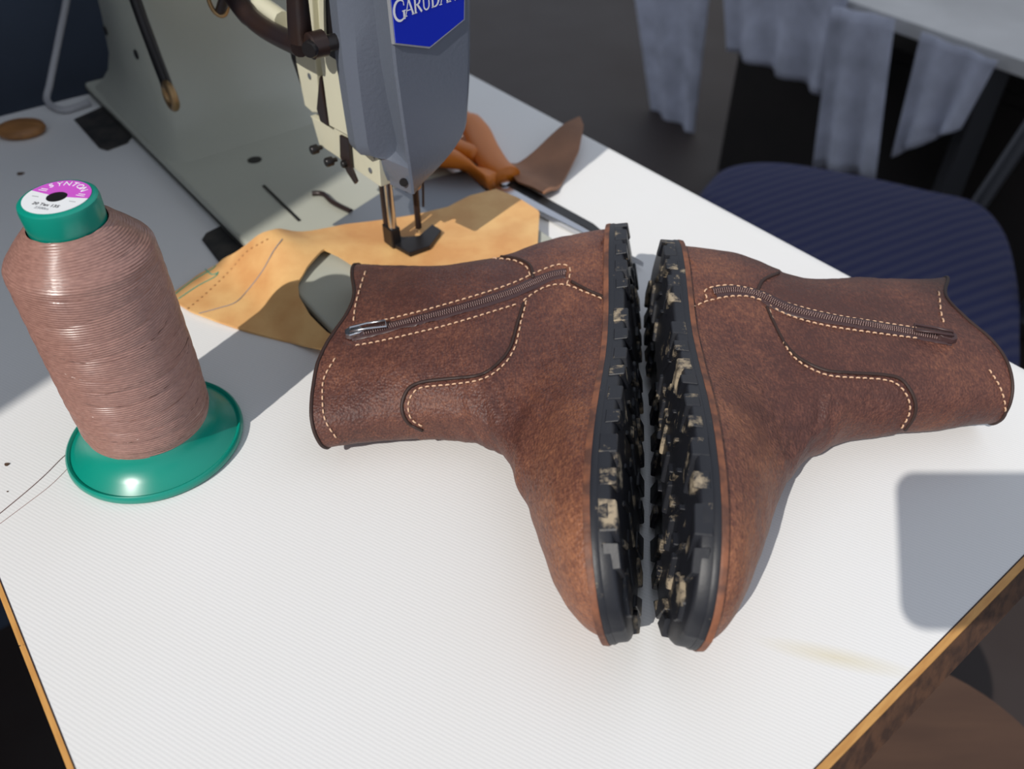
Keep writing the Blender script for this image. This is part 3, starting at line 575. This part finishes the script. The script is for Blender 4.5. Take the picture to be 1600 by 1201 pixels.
p = on_a(631, 284, .4300); G().lathe([(.0028, 0), (.0028, .0014)], p, 16, axis=-DA * .7 - DB * .7).mk('screw_hole', M_BLACK, cover)
# badge
fn = AB(.4245, .2510) ; fm = AB(.4330, .3070); FX = (fm - fn) / np.linalg.norm(fm - fn); FN = np.cross(FX, [0, 0, 1.0]); FN = FN if FN @ DA < 0 else -FN   # front plane: along it, and out of it
def on_face(x, y, out=0.0):
    d = sight(x, y); o_ = fn + FN * out; return CAM + ((o_ - CAM) @ FN) / (d @ FN) * d
pl = [on_face(x, y) for x, y in ((603, -60), (616, 66), (669, 72), (722, 29), (724, -110))]
c0 = np.mean(pl, 0)
badge = G().prism([p + (p - c0) * .055 - FN * .001 for p in pl], [p + (p - c0) * .045 + FN * .0012 for p in pl]).mk('badge_frame', M_SILVER, cover, bevel=.0003)
# the badge plate is a sub-part beside its frame
G().prism([p + FN * .0003 for p in pl], [p + FN * .0016 for p in pl]).mk('badge_plate', M_BLUE, cover)
def ribbon(g, pts, w0, w1, O, ex, ey):
    pts = np.array(pts, float); n = len(pts); L, Rr = [], []
    for i in range(n):
        t = pts[min(i + 1, n - 1)] - pts[max(i - 1, 0)]; t /= np.linalg.norm(t); nn = np.array([-t[1], t[0]]); w = w0 + (w1 - w0) * (math.sin(math.pi * i / (n - 1)) if n > 2 else 0)
        L.append(pts[i] + nn * w / 2); Rr.append(pts[i] - nn * w / 2)
    P = [O + ex * q[0] + ey * q[1] for q in L + Rr]; Q = [p + FN * .0002 for p in P]
    g.add(P + Q, [(i, i + 1, n + i + 1, n + i) for i in range(n - 1)] + [(2 * n + i, 3 * n + i, 3 * n + i + 1, 2 * n + i + 1) for i in range(n - 1)])
def arc(cx, cy, rx, ry, a0, a1, n=18): return [(cx + rx * math.cos(R(a)), cy + ry * math.sin(R(a))) for a in np.linspace(a0, a1, n)]
sf = lambda x, y, w=.13: ([(x - w, y), (x + w, y)], .05, .05)
GL = {'G': (.86, [(arc(.46, .5, .42, .5, 48, 312), .06, .15), ([(.74, .02), (.74, .42)], .13, .13), sf(.74, .43), ([(.74, .86), (.76, .68)], .05, .05)]),
      'A': (.80, [([(.06, 0), (.40, 1)], .06, .06), ([(.40, 1), (.76, 0)], .14, .14), ([(.18, .34), (.62, .34)], .05, .05), sf(.06, .02), sf(.76, .02)]),
      'R': (.78, [([(.17, 0), (.17, 1)], .14, .14), ([(.17, .97)] + arc(.36, .74, .24, .23, 90, -90, 12) + [(.17, .50)], .06, .13), ([(.36, .50), (.74, .0)], .14, .14), sf(.17, .02), sf(.14, .98, .1)]),
      'U': (.84, [([(.17, 1), (.17, .34)] + arc(.42, .30, .25, .29, 180, 360, 12) + [(.67, .34), (.67, 1)], .10, .09), sf(.17, .98), sf(.67, .98)]),
      'D': (.86, [([(.17, 0), (.17, 1)], .14, .14), ([(.17, .97)] + arc(.36, .5, .40, .47, 90, -90, 16) + [(.17, .03)], .05, .15), sf(.15, .02, .1), sf(.15, .98, .1)]),
      'N': (.88, [([(.15, 0), (.15, 1)], .06, .06), ([(.13, 1), (.72, 0)], .15, .15), ([(.72, 0), (.72, 1)], .06, .06), sf(.15, .02), sf(.08, .98, .08), sf(.72, .98)])}
p0 = on_face(616, 34, .0017); ey = np.array([0, 0, 1.0]); x_ = 0; capH = .0112
for i, ch in enumerate('GARUDAN'):
    wdt, st = GL[ch]; hgt = capH * (1.0 if i == 0 else .80); sc_ = hgt * .93
    g = G(); O = p0 + FX * x_ + ey * (-.0006 if i == 0 else .0006)
    for pts, w0, w1 in st: ribbon(g, pts, w0, w1, O, FX * sc_, ey * hgt)
    g.mk('badge_letter', M_WHITE, cover); x_ += wdt * sc_ * (1.0 if i else .92)
q0 = p0 + FX * .0105 + ey * .0122
G().bar(q0 + FN * .0001, q0 + FX * .030 + FN * .0001, .0004, .0003).mk('badge_rule', M_WHITE, cover)
# lifting linkage at the top of the frame
def bpath(pix, b): return [on_b(x, y, b) for x, y in pix]
G().tube(catmull(bpath([(330, -60), (362, -12), (392, 26), (424, 50), (470, 72)], .222), 24), [.0075] * 12 + [.0068] * 12, 14).mk('lifting_lever', M_IRON, mc, smooth=60)
G().tube(bpath([(462, -80), (464, -10), (467, 30), (470, 62)], .217), [.0062, .0062, .0070, .0076], 14).mk('lever_rod', M_IRON, mc, smooth=60)
pv = on_b(478, 74, .213); G().lathe([(.0078, 0), (.0078, .009), (.0066, .010)], pv + DB * .012, 20, axis=-DB).mk('lever_boss', M_IRON, mc, smooth=40)
ps = G().lathe([(.0050, 0), (.0050, .005), (.0044, .006)], pv + DB * .004 - DA * .002, 20, axis=-DB * .8 - DA * .5).mk('pivot_screw', M_BLACK, mc, smooth=40)
G().tube([pv - DA * .002 + DB * .004, pv - DA * .006 + DB * .034 + [0, 0, .001]], .0048, 12).mk('cross_rod', M_BLACK, mc, smooth=60)
side_plate('linkage_plate', [(506, -60), (509, 50), (514, 88), (534, 100), (538, 60), (532, -60)], .2340, .004, M_BLACK)
lk = on_b(340, -2, .216); G().tube([lk + np.array([.0085 * math.cos(t) * .75, 0, .0115 * math.sin(t)]) for t in np.linspace(0, 2 * math.pi, 24)[:-1]], .0017, 8, closed=True).mk('thread_guide_ring', M_BRASS, mc, smooth=180)
G().tube(bpath([(345, 16), (352, -6), (352, -60)], .217), .0038, 10).mk('guide_ring_stud', M_IRON, mc, smooth=60)
G().tube(catmull(bpath([(404, 4), (424, 18), (442, 32)], .232), 10), .006, 10).mk('linkage_block', M_CREAM, mc, smooth=60)
# knee-lift rod and ring on the pillar, small holes
pr = [on_b(205, -20, .197), on_b(222, 30, .197), on_b(245, 92, .196), on_b(261, 134, .193)]
G().tube(pr, .0048, 10).mk('pillar_rod', M_BLACK, mc, smooth=60)
cr = on_b(266, 150, .192); ex = DA; G().tube([cr + ex * .0095 * math.cos(t) + np.array([0, 0, .0095 * math.sin(t)]) for t in np.linspace(0, 2 * math.pi, 24)[:-1]], .0034, 8, closed=True).mk('rod_eye', M_BRASS, mc, smooth=180)
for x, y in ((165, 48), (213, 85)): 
    p = on_b(x, y, .1985); G().lathe([(.0040, 0), (.0040, .001)], p, 14, axis=-DB).mk('pillar_screw', M_BLACK, mc)  # flat black discs paint in the dark of the two holes
for x, y, r in ((398, 250, .0062), (425, 297, .0)):
    if r: p = on_z(x, y, BZ); G().lathe([(r, -.001), (r, .0004), (r * .8, .0006)], p, 18).mk('bed_plug', M_BLACK, mc)
G().bar(on_z(412, 290, BZ + .0003), on_z(468, 345, BZ + .0003), .0022, .0012).mk('bed_slot', M_BLACK, mc)
# throat plate, slide, needle bar, presser bars and foot
def on_bed(pix, z0, z1): return [on_z(x, y, z0) for x, y in pix], [on_z(x, y, z0) + [0, 0, z1 - z0] for x, y in pix]
G().prism(*on_bed([(520, 352), (600, 300), (725, 268), (760, 302), (700, 345), (590, 370)], BZ, BZ + .0012)).mk('throat_plate', M_DSTEEL, mc)
G().tube(catmull([on_z(x, y, BZ + .002) for x, y in ((488, 302), (505, 303), (520, 316), (548, 330))], 12), .0022, 8).mk('finger_guard', M_IRON, mc, smooth=60)
nb = [on_z(616, 388, BZ + .004), on_z(655, 372, BZ + .004)]
for i, (p, r, m, zt) in enumerate(((on_z(617, 386, BZ + .003), .0031, M_STEEL, .10), (on_z(655, 366, BZ + .003), .0024, M_IRON, .10))):
    G().tube([p + [0, 0, .006], [p[0], p[1], zt]], r, 14).mk('presser_bar' if i == 0 else 'needle_bar', m, mc, smooth=60)
p = on_z(617, 386, BZ + .003); G().tube([p + DA * .0075 + [0, 0, .002], p + DA * .0075 + [0, 0, .052]], .0030, 10).mk('foot_bracket', M_IRON, mc, smooth=60)
G().bar(p + DA * .009 + [0, 0, .0096], p - DA * .004 + [0, 0, .0096], .008, .016).mk('foot_shank', M_BLACK, mc, bevel=.001)
ft = [(606, 382), (640, 401), (672, 390), (690, 366), (676, 356), (655, 374), (630, 376), (614, 368)]
G().prism(*on_bed(ft, BZ + .0046, BZ + .0082)).mk('presser_foot', M_BLACK, mc, bevel=.0006)
q = on_z(655, 366, BZ + .003); G().tube([q + [0, 0, .0], q + [0, 0, .02]], .0012, 8).mk('needle', M_STEEL, mc, smooth=60)
G().lathe([(.0046, 0), (.0052, .004), (.0052, .014), (.004, .016)], q + [0, 0, .040], 14).mk('needle_clamp', M_BRASS, mc, smooth=40)
G().lathe([(.003, 0), (.003, .010)], q + [0, 0, .046] - DA * .001 - DB * .004, 12, axis=-DB - DA).mk('clamp_screw', M_BLACK, mc, smooth=40)
for k in (-1, 1): G().tube([q + DB * (.004 + .0035 * k) + DA * .003 + [0, 0, .02], q + DB * (.006 + .0045 * k) + DA * .003 + [0, 0, .062]], .0009, 8).mk('thread_wire', M_IRON, mc, smooth=60)

# ------------------------------------------------------------------ cushions let into the table, cable, oval wooden piece
def flat_patch(name, pix, z0, h, m, label, cat, bev=.002):
    P = [on_z(x, y, z0) for x, y in pix]; o = G().prism(P, [p + [0, 0, h] for p in P]).mk(name, m, bevel=bev); return tag(o, label, cat)
M_PAD = mat('black_rubber_pad', (.016, .016, .018), .6, noise_amt=.6, noise_scale=60, col2=(.05, .045, .04))
flat_patch('hinge_pad', [(116, 188), (160, 168), (178, 178), (208, 212), (200, 224), (168, 236), (155, 232)], .0002, .0015, M_PAD, 'black rubber hinge pad beside the machine pillar', 'pad')
flat_patch('hinge_pad', [(316, 376), (322, 366), (350, 352), (372, 358), (392, 378), (378, 396), (350, 412), (342, 410)], .0002, .0015, M_PAD, 'black rubber hinge pad beside the tan leather piece', 'pad')
oc = on_z(36, 208, 0); M_OVAL = mat('oval_wood', (.42, .19, .06), .5, noise_amt=.5, noise_scale=40, stretch=(1, 5, 1))
g = G(); rings = [(.6, .0002), (.92, .0012), (1.0, .004), (.94, .0075), (.7, .0095), (.3, .0105), (.02, .0107)]
V = [oc + np.array([.0225 * r * math.cos(t), .0185 * r * math.sin(t), z]) for r, z in rings for t in np.linspace(0, 2 * math.pi, 33)[:-1]]
g.add(V, [(i * 32 + k, i * 32 + (k + 1) % 32, (i + 1) * 32 + (k + 1) % 32, (i + 1) * 32 + k) for i in range(len(rings) - 1) for k in range(32)] + [tuple(range(32))[::-1], tuple(range(32 * 6, 32 * 7))])
tag(g.mk('wooden_oval', M_OVAL, smooth=180), 'small oval wooden disc lying at the far left of the table', 'wooden disc')
M_CABLE = mat('grey_cable', (.42, .42, .44), .6)
cb = [on_a(112, -60, .97), on_a(104, 0, .97), on_a(90, 70, .965), on_a(78, 130, .945), on_z(74, 158, .004), on_z(100, 172, .0035), on_z(140, 160, .0035)]
tag(G().tube(catmull(cb, 40), .0034, 10).mk('power_cable', M_CABLE, smooth=180), 'pale grey cable hanging down behind the table end', 'cable')
M_SPK = mat('table_speck', (.09, .05, .03), .8)
for x, y, r in ((11, 726, .0013), (12, 768, .0005), (31, 1009, .0004), (134, 303, .004), (32, 272, .003), (10, 636, .0)):
    if r:
        p = on_z(x, y, 0); q = [(p + [r * (1 + .25 * math.sin(3 * t)) * math.cos(t), r * (1 + .2 * math.cos(2 * t)) * math.sin(t), .0001]) for t in np.linspace(0, 2 * math.pi, 11)[:-1]]
        G().prism(q, [c * 1 + [0, 0, min(r * .5, .0006)] for c in q]).mk('speck', M_SPK, table)
M_STAIN = mat('glue_stain', (.76, .71, .58), .5)
# ------------------------------------------------------------------ tan leather piece on the bed
def leather_z(a, b):
    up_ = BZ + .0019; base = .0008 + (up_ - .0008) * float(sstep(.148, .180, b))
    ridge = .012 * math.exp(-((b - .188) / .016) ** 2) * float(sstep(.47, .53, a)) + .004 * math.exp(-((b - .205) / .03) ** 2) * math.exp(-((a - .50) / .03) ** 2)
    return base + ridge + .0006 * math.sin(a * 90 + b * 60)
def pix_ab(x, y):                                              # settle where the sight line meets the draped piece
    z = .004
    for _ in range(30):
        p = on_z(x, y, z); z = .5 * z + .5 * leather_z(*ab(p))
    return ab(p)
out = [(262, 466), (300, 489), (340, 504), (385, 519), (455, 536), (527, 552), (540, 538), (512, 522), (485, 495), (468, 466), (466, 444), (480, 420), (506, 391), (530, 402), (552, 416), (572, 432), (640, 450), (760, 440), (838, 420), (840, 385), (843, 333), (810, 312), (775, 298), (735, 308), (700, 326), (650, 338), (600, 346), (540, 353), (480, 364), (445, 361), (425, 363), (392, 380), (350, 406), (310, 432)]
poly = [pix_ab(*p) for p in out]; poly = [tuple(p) for p in resample(np.array(poly + poly[:1]), .004)[:-1]]
def sheet(name, poly, zf, m, step=.005, th=.0018, parent=None):
    pa = np.array(poly); lo, hi = pa.min(0), pa.max(0); pts = [Vector(p) for p in poly]; nb_ = len(pts)
    gx, gy = np.meshgrid(np.arange(lo[0], hi[0], step), np.arange(lo[1], hi[1], step)); gp = np.stack([gx.ravel(), gy.ravel()], 1)
    sd = poly_sd(gp, pa); pts += [Vector(p) for p in gp[sd > step * .5]]
    vs, es, fs, *_ = delaunay_2d_cdt(pts, [(i, (i + 1) % nb_) for i in range(nb_)], [], 1, 1e-7)
    cen = np.array([np.mean([vs[i] for i in f], 0) for f in fs]); keep = poly_sd(cen, pa) > 0
    V = [AB(p[0], p[1], zf(p[0], p[1])) for p in vs]; n_ = len(V); ff = [f for f, k_ in zip(fs, keep) if k_]
    cnt = {}
    for f in ff:
        for i in range(len(f)):
            e_ = (f[i], f[(i + 1) % len(f)]); cnt[tuple(sorted(e_))] = cnt.get(tuple(sorted(e_)), []) + [e_]
    allf = [tuple(f) for f in ff] + [tuple(i + n_ for i in f[::-1]) for f in ff] + [(e_[0][0], e_[0][1], e_[0][1] + n_, e_[0][0] + n_) for e_ in cnt.values() if len(e_) == 1]
    return mk(name, [p + [0, 0, th] for p in V] + V, allf, m, parent, smooth=60)
lt = sheet('leather_piece', poly, leather_z, M_TAN); tag(lt, 'tan leather cut piece with pen marks lying under the needle', 'leather')
M_PEN = mat('pen_line', (.33, .27, .25), .7); M_GRT = mat('green_thread', (.05, .36, .27), .6); M_DOT = mat('awl_dot', (.42, .22, .09), .8)
def on_leather(pix, n=40):
    P = []
    for x, y in resample(catmull(pix, n), 3.0):
        a, b = pix_ab(x, y); P.append(AB(a, b, leather_z(a, b) + .0020))
    return P
G().tube(on_leather([(312, 493), (345, 484), (370, 475), (392, 452), (412, 425), (428, 396), (442, 377)]), .0005, 5).mk('pen_line', M_PEN, lt)
for path in ([(272, 465), (300, 443), (330, 425), (338, 418)], [(280, 470), (310, 450), (336, 436), (342, 428)], [(322, 424), (332, 432), (342, 429)]):
    G().tube(on_leather(path), .00045, 5).mk('green_stitch', M_GRT, lt)
g = G(); P = on_leather([(294, 486), (318, 466), (340, 446), (362, 424), (385, 398), (405, 385), (425, 374)])
for i in range(0, len(P) - 2, 3): g.tube(P[i:i + 2], .0006, 5)
tag(g.mk('dotted_line', M_DOT, lt), kind='stuff')
gt = on_leather([(281, 446)], 2) if False else None
# second leather scrap beyond the scissors, curling up over the far edge of the table
sp = [ab(on_z(x, y, .012)) for x, y in ((790, 250), (840, 222), (885, 196), (906, 186), (912, 200), (905, 232), (885, 262), (868, 288), (850, 298), (832, 288), (808, 278))]
sp = [tuple(p) for p in resample(np.array(sp + sp[:1]), .005)[:-1]]
tag(sheet('leather_scrap', sp, lambda a, b: .0066 * float(1 - sstep(.41, .43, b)) + .0010 + .012 * float(sstep(.43, .50, b)) + .0008 * math.sin(a * 70), M_SCRAP), 'brown leather scrap behind the scissors at the table edge', 'leather')
# ------------------------------------------------------------------ scissors
sc0 = on_z(775, 285, .008); tip = on_z(1006, 413, .004); sd_ = (tip - sc0) * [1, 1, 0]; SL = np.linalg.norm(sd_); sd_ /= SL; sn = np.cross([0, 0, 1], sd_); sn = sn if sn @ DB > 0 else -sn
scis = thing('scissors', 'long shears with orange plastic handles behind the boots', 'scissors', (*sc0[:2], 0))
def blade(name, off0, w0, z0, z1, m, tipx):
    P = [sc0 * [1, 1, 0] + sd_ * x + sn * y for x, y in ((-.012, off0), (.02, off0 - .001), (SL * .6, off0 + .001), (SL + tipx, .0), (SL * .6, off0 + w0 * .8), (.02, off0 + w0), (-.012, off0 + w0))]
    return G().prism([p + [0, 0, z0] for p in P], [p + [0, 0, z1] for p in P]).mk(name, m, scis, bevel=.0006)
blade('blade', -.0040, .0095, .0012, .0060, M_STEEL, 0)
blade('blade', .0056, .0130, .0012, .0042, M_BLADE, -.004)
G().lathe([(.0045, 0), (.0045, .0012), (.003, .0018)], sc0 * [1, 1, 0] + sd_ * .004 + sn * .006 + [0, 0, .0068], 16).mk('pivot', M_STEEL, scis, smooth=40)
def handle(pts, r):
    P = catmull([sc0 * [1, 1, 0] + sd_ * x + sn * y + [0, 0, .0012] for x, y in pts], 36); g = G(); g.tube(P, r, 14)
    g.v = [np.array([p[0], p[1], .0016 + (p[2] - .0012 + r[0]) * .62 + .0150 * float(1 - sstep(.366, .380, p @ DB))]) for p in g.v]; g.mk('handle', M_ORANGE, scis, smooth=180)
handle([(.000, -.002), (-.016, -.006), (-.040, -.022), (-.070, -.040), (-.100, -.042), (-.112, -.022), (-.092, -.006), (-.060, -.008), (-.034, -.012)], [.0120] * 12 + [.0090] * 24)
handle([(.002, .011), (-.018, .016), (-.050, .032), (-.085, .052), (-.118, .060), (-.136, .044), (-.118, .024), (-.080, .016), (-.042, .020)], [.0135] * 16 + [.0100] * 20)

# ------------------------------------------------------------------ room beyond: second table with cloths, chair, stool
t2 = thing('side_table', 'pale grey topped table in the blurred background at upper right', 'table', (1.3, 1.9, FZ))
e0, e1 = on_z(1300, -8, -.2), on_z(1640, 108, -.2); ed = (e1 - e0) / np.linalg.norm(e1 - e0); en = np.array([-ed[1], ed[0], 0]); en = en if en[1] > 0 else -en
E0 = e0 - ed * .05; E1 = e1 + ed * .9
M_TOP2 = mat('grey_table_top', (.62, .62, .62), .6, noise_amt=.1, noise_scale=5)
G().prism([p + [0, 0, -.028] for p in (E0, E1, E1 + en * .7, E0 + en * .7)], [E0, E1, E1 + en * .7, E0 + en * .7]).mk('top', M_TOP2, t2, bevel=.002)
for s_, o_ in ((.40, .05), (1.2, .05), (.04, .64), (1.2, .64)):
    p = E0 + ed * s_ + en * o_; G().bar([p[0], p[1], FZ], [p[0], p[1], E0[2] - .028], .04, .04, upv=(0, 1, 0)).mk('leg', M_DARKMET, t2)
M_SHADE = mat('dark_box_board', (.012, .008, .007), .8, noise_amt=.3, noise_scale=10)  # near-black colour for an added box that stands in for under-table shade
bx_ = [E0 + ed * a_ + en * c_ for a_, c_ in ((-.25, .10), (1.25, .10), (1.25, .60), (-.25, .60))]
stb = thing('storage_box', 'dark brown storage box standing under the pale background table', 'box', (*np.mean(bx_, 0)[:2], FZ))
G().prism([np.array([p[0], p[1], FZ]) for p in bx_], [np.array([p[0], p[1], E0[2] - .12]) for p in bx_]).mk('carcass', M_SHADE, stb, bevel=.004)
G().prism([np.array([p[0], p[1], E0[2] - .119]) for p in bx_], [np.array([p[0], p[1], E0[2] - .095]) for p in bx_]).mk('lid', M_SHADE, stb, bevel=.004)
M_CLOTH = mat('white_cloth', (.58, .61, .74), .8, noise_amt=.3, noise_scale=14)
def cloth(label, pix, inset, folds):                           # a cloth hanging from the table edge, with folds
    def onp(x, y):
        d = sight(x, y); o_ = E0 + en * inset; return CAM + ((o_ - CAM) @ en) / (d @ en) * d
    q = [onp(*p) for p in pix]; top0, top1, bot1, bot0 = q; nx, nz = 40, 14; V = []
    for j in range(nz):
        for i in range(nx):
            s_, t_ = i / (nx - 1), j / (nz - 1); p = (top0 * (1 - s_) + top1 * s_) * (1 - t_) + (bot0 * (1 - s_) + bot1 * s_) * t_; V.append(p + en * (.012 * math.sin(s_ * folds * 2 * math.pi) * (.3 + t_)))
    n_ = len(V); ff = [(j * nx + i, j * nx + i + 1, (j + 1) * nx + i + 1, (j + 1) * nx + i) for j in range(nz - 1) for i in range(nx - 1)]
    o = mk('hanging_cloth', V, ff, M_CLOTH, smooth=180, solid=.004); return tag(o, label, 'cloth', 'pale cloths hanging from the background table')
cloth('broad pale cloth hanging left of the background table top', [(1128, -40), (1330, -30), (1292, 150), (1135, 80)], -.012, 3)
cloth('long narrow pale cloth reaching down to the blue chair seat', [(1300, 10), (1398, 30), (1368, 280), (1270, 262)], -.035, 2)
cloth('short pale cloth with slanted hem beside the dark table leg', [(1440, 50), (1560, 95), (1500, 200), (1392, 245)], -.012, 2)
cloth('faint pale cloth at the left end of the hanging cloths', [(985, -50), (1110, -30), (1075, 300), (1035, 300)], .20, 2)

CZ = -.29
ch = thing('upholstered_chair', 'chair with dark blue finely striped seat behind the table', 'chair', (*on_z(1370, 430, CZ)[:2], FZ))
m = mat('blue_striped_fabric', (.02, .03, .12), .85); nt = m.node_tree; b_ = nt.nodes['Principled BSDF']
co = nt.nodes.new('ShaderNodeTexCoord'); mp = nt.nodes.new('ShaderNodeMapping'); mp.inputs['Rotation'].default_value = (0, 0, R(62)); nt.links.new(co.outputs['Object'], mp.inputs[0])
wv = nt.nodes.new('ShaderNodeTexWave'); wv.inputs['Scale'].default_value = 17; wv.inputs['Distortion'].default_value = .4; nt.links.new(mp.outputs[0], wv.inputs[0])
mx = nt.nodes.new('ShaderNodeMix'); mx.data_type = 'RGBA'; mx.inputs[6].default_value = (.007, .013, .072, 1); mx.inputs[7].default_value = (.034, .036, .085, 1); nt.links.new(wv.outputs['Fac'], mx.inputs[0]); nt.links.new(mx.outputs[2], b_.inputs['Base Color'])
so = catmull([on_z(x, y, CZ)[:2] for x, y in ((1090, 300), (1130, 258), (1210, 248), (1330, 266), (1450, 292), (1530, 312), (1575, 360), (1596, 440), (1600, 520), (1590, 590), (1500, 640), (1380, 640), (1250, 560), (1140, 420), (1090, 300))], 80)[:-1]
cc = so.mean(0); g = G(); rings = [(.93, -.055), (1.0, -.045), (1.01, -.02), (.98, -.004), (.92, .003), (.6, .010), (.02, .012)]
V = [np.array([*(cc + (p - cc) * s_), CZ + z]) for s_, z in rings for p in so]; n = len(so)
g.add(V, [(i * n + k, i * n + (k + 1) % n, (i + 1) * n + (k + 1) % n, (i + 1) * n + k) for i in range(len(rings) - 1) for k in range(n)] + [tuple(range(n))[::-1], tuple(range(n * (len(rings) - 1), n * len(rings)))])
g.mk('seat', m, ch, smooth=180)
for x, y in ((1180, 300), (1520, 350), (1540, 560), (1300, 540)):
    p = on_z(x, y, CZ); G().tube([[p[0] + (p[0] - cc[0]) * .12, p[1] + (p[1] - cc[1]) * .12, FZ], [p[0], p[1], CZ - .05]], .012, 10).mk('leg', M_DARKMET, ch, smooth=60)
bk = on_z(1530, 318, CZ - .03); b2 = bk + np.array([.10, .05, .36]); 
G().tube([bk, bk + [.05, .02, .16], b2], .013, 10).mk('back_upright', M_DARKMET, ch, smooth=60)
bk2 = on_z(1597, 500, CZ - .03); G().tube([bk2, bk2 + [.05, .02, .16], bk2 + [.10, .05, .36]], .013, 10).mk('back_upright', M_DARKMET, ch, smooth=60)
g = G(); mid = (b2 + bk2 + [.10, .05, .36]) / 2
g.bar(b2 + [0, .03, 0], bk2 + [.10, .02, .36], .05, .22).mk('backrest', m, ch, bevel=.02, seg=4)

SZ = -.34; sc_c = on_z(1430, 1260, SZ); s_r = float(np.linalg.norm(on_z(1500, 1053, SZ) - sc_c))
st = thing('wooden_stool', 'round brown wooden stool below the right table edge', 'stool', (*sc_c[:2], FZ))
M_STOOL = mat('brown_stool_wood', (.075, .036, .019), .6, noise_amt=.4, noise_scale=9, col2=(.055, .025, .013), stretch=(1, 6, 1))
G().lathe([(.0, -.03), (s_r - .01, -.03), (s_r - .002, -.022), (s_r, -.010), (s_r - .006, 0), (0, 0)], sc_c, 64, cap=False).mk('seat', M_STOOL, st, smooth=40)
for k in range(4):
    t = R(45 + 90 * k); d = np.array([math.cos(t), math.sin(t), 0]); G().tube([sc_c + d * s_r * .7 + [0, 0, -.03], np.array([*(sc_c + d * s_r)[:2], FZ])], .014, 10).mk('leg', M_STOOL, st, smooth=60)

# ------------------------------------------------------------------ the telephone that takes the picture, held just behind the viewpoint
back = CAM - FW * .012; n_ = FW
def sun_to_plane(p):                                           # from a shadow point on the table back along the sun to the telephone
    d = -np.array(SUN_D); t = ((back - p) @ n_) / (d @ n_); return p + d * t
c_tl = sun_to_plane(on_z(1397, 737)); hgt = .075
tl = c_tl; wid = .155; rc = .011; pts = []
for cx, cy, a0 in ((wid - rc, -rc, 0), (rc, -rc, 90), (rc, -hgt + rc, 180), (wid - rc, -hgt + rc, 270)):
    for a in np.linspace(a0, a0 + 90, 7): pts.append(tl + RT * (cx + rc * math.cos(R(a))) + UP * (cy + rc * math.sin(R(a))))
M_PHONE = mat('phone_body', (.02, .02, .022), .4)
tag(G().prism(pts, [p - FW * .008 for p in pts]).mk('smartphone', M_PHONE, bevel=.001), 'dark smartphone held above the table, casting the rounded shadow', 'phone')
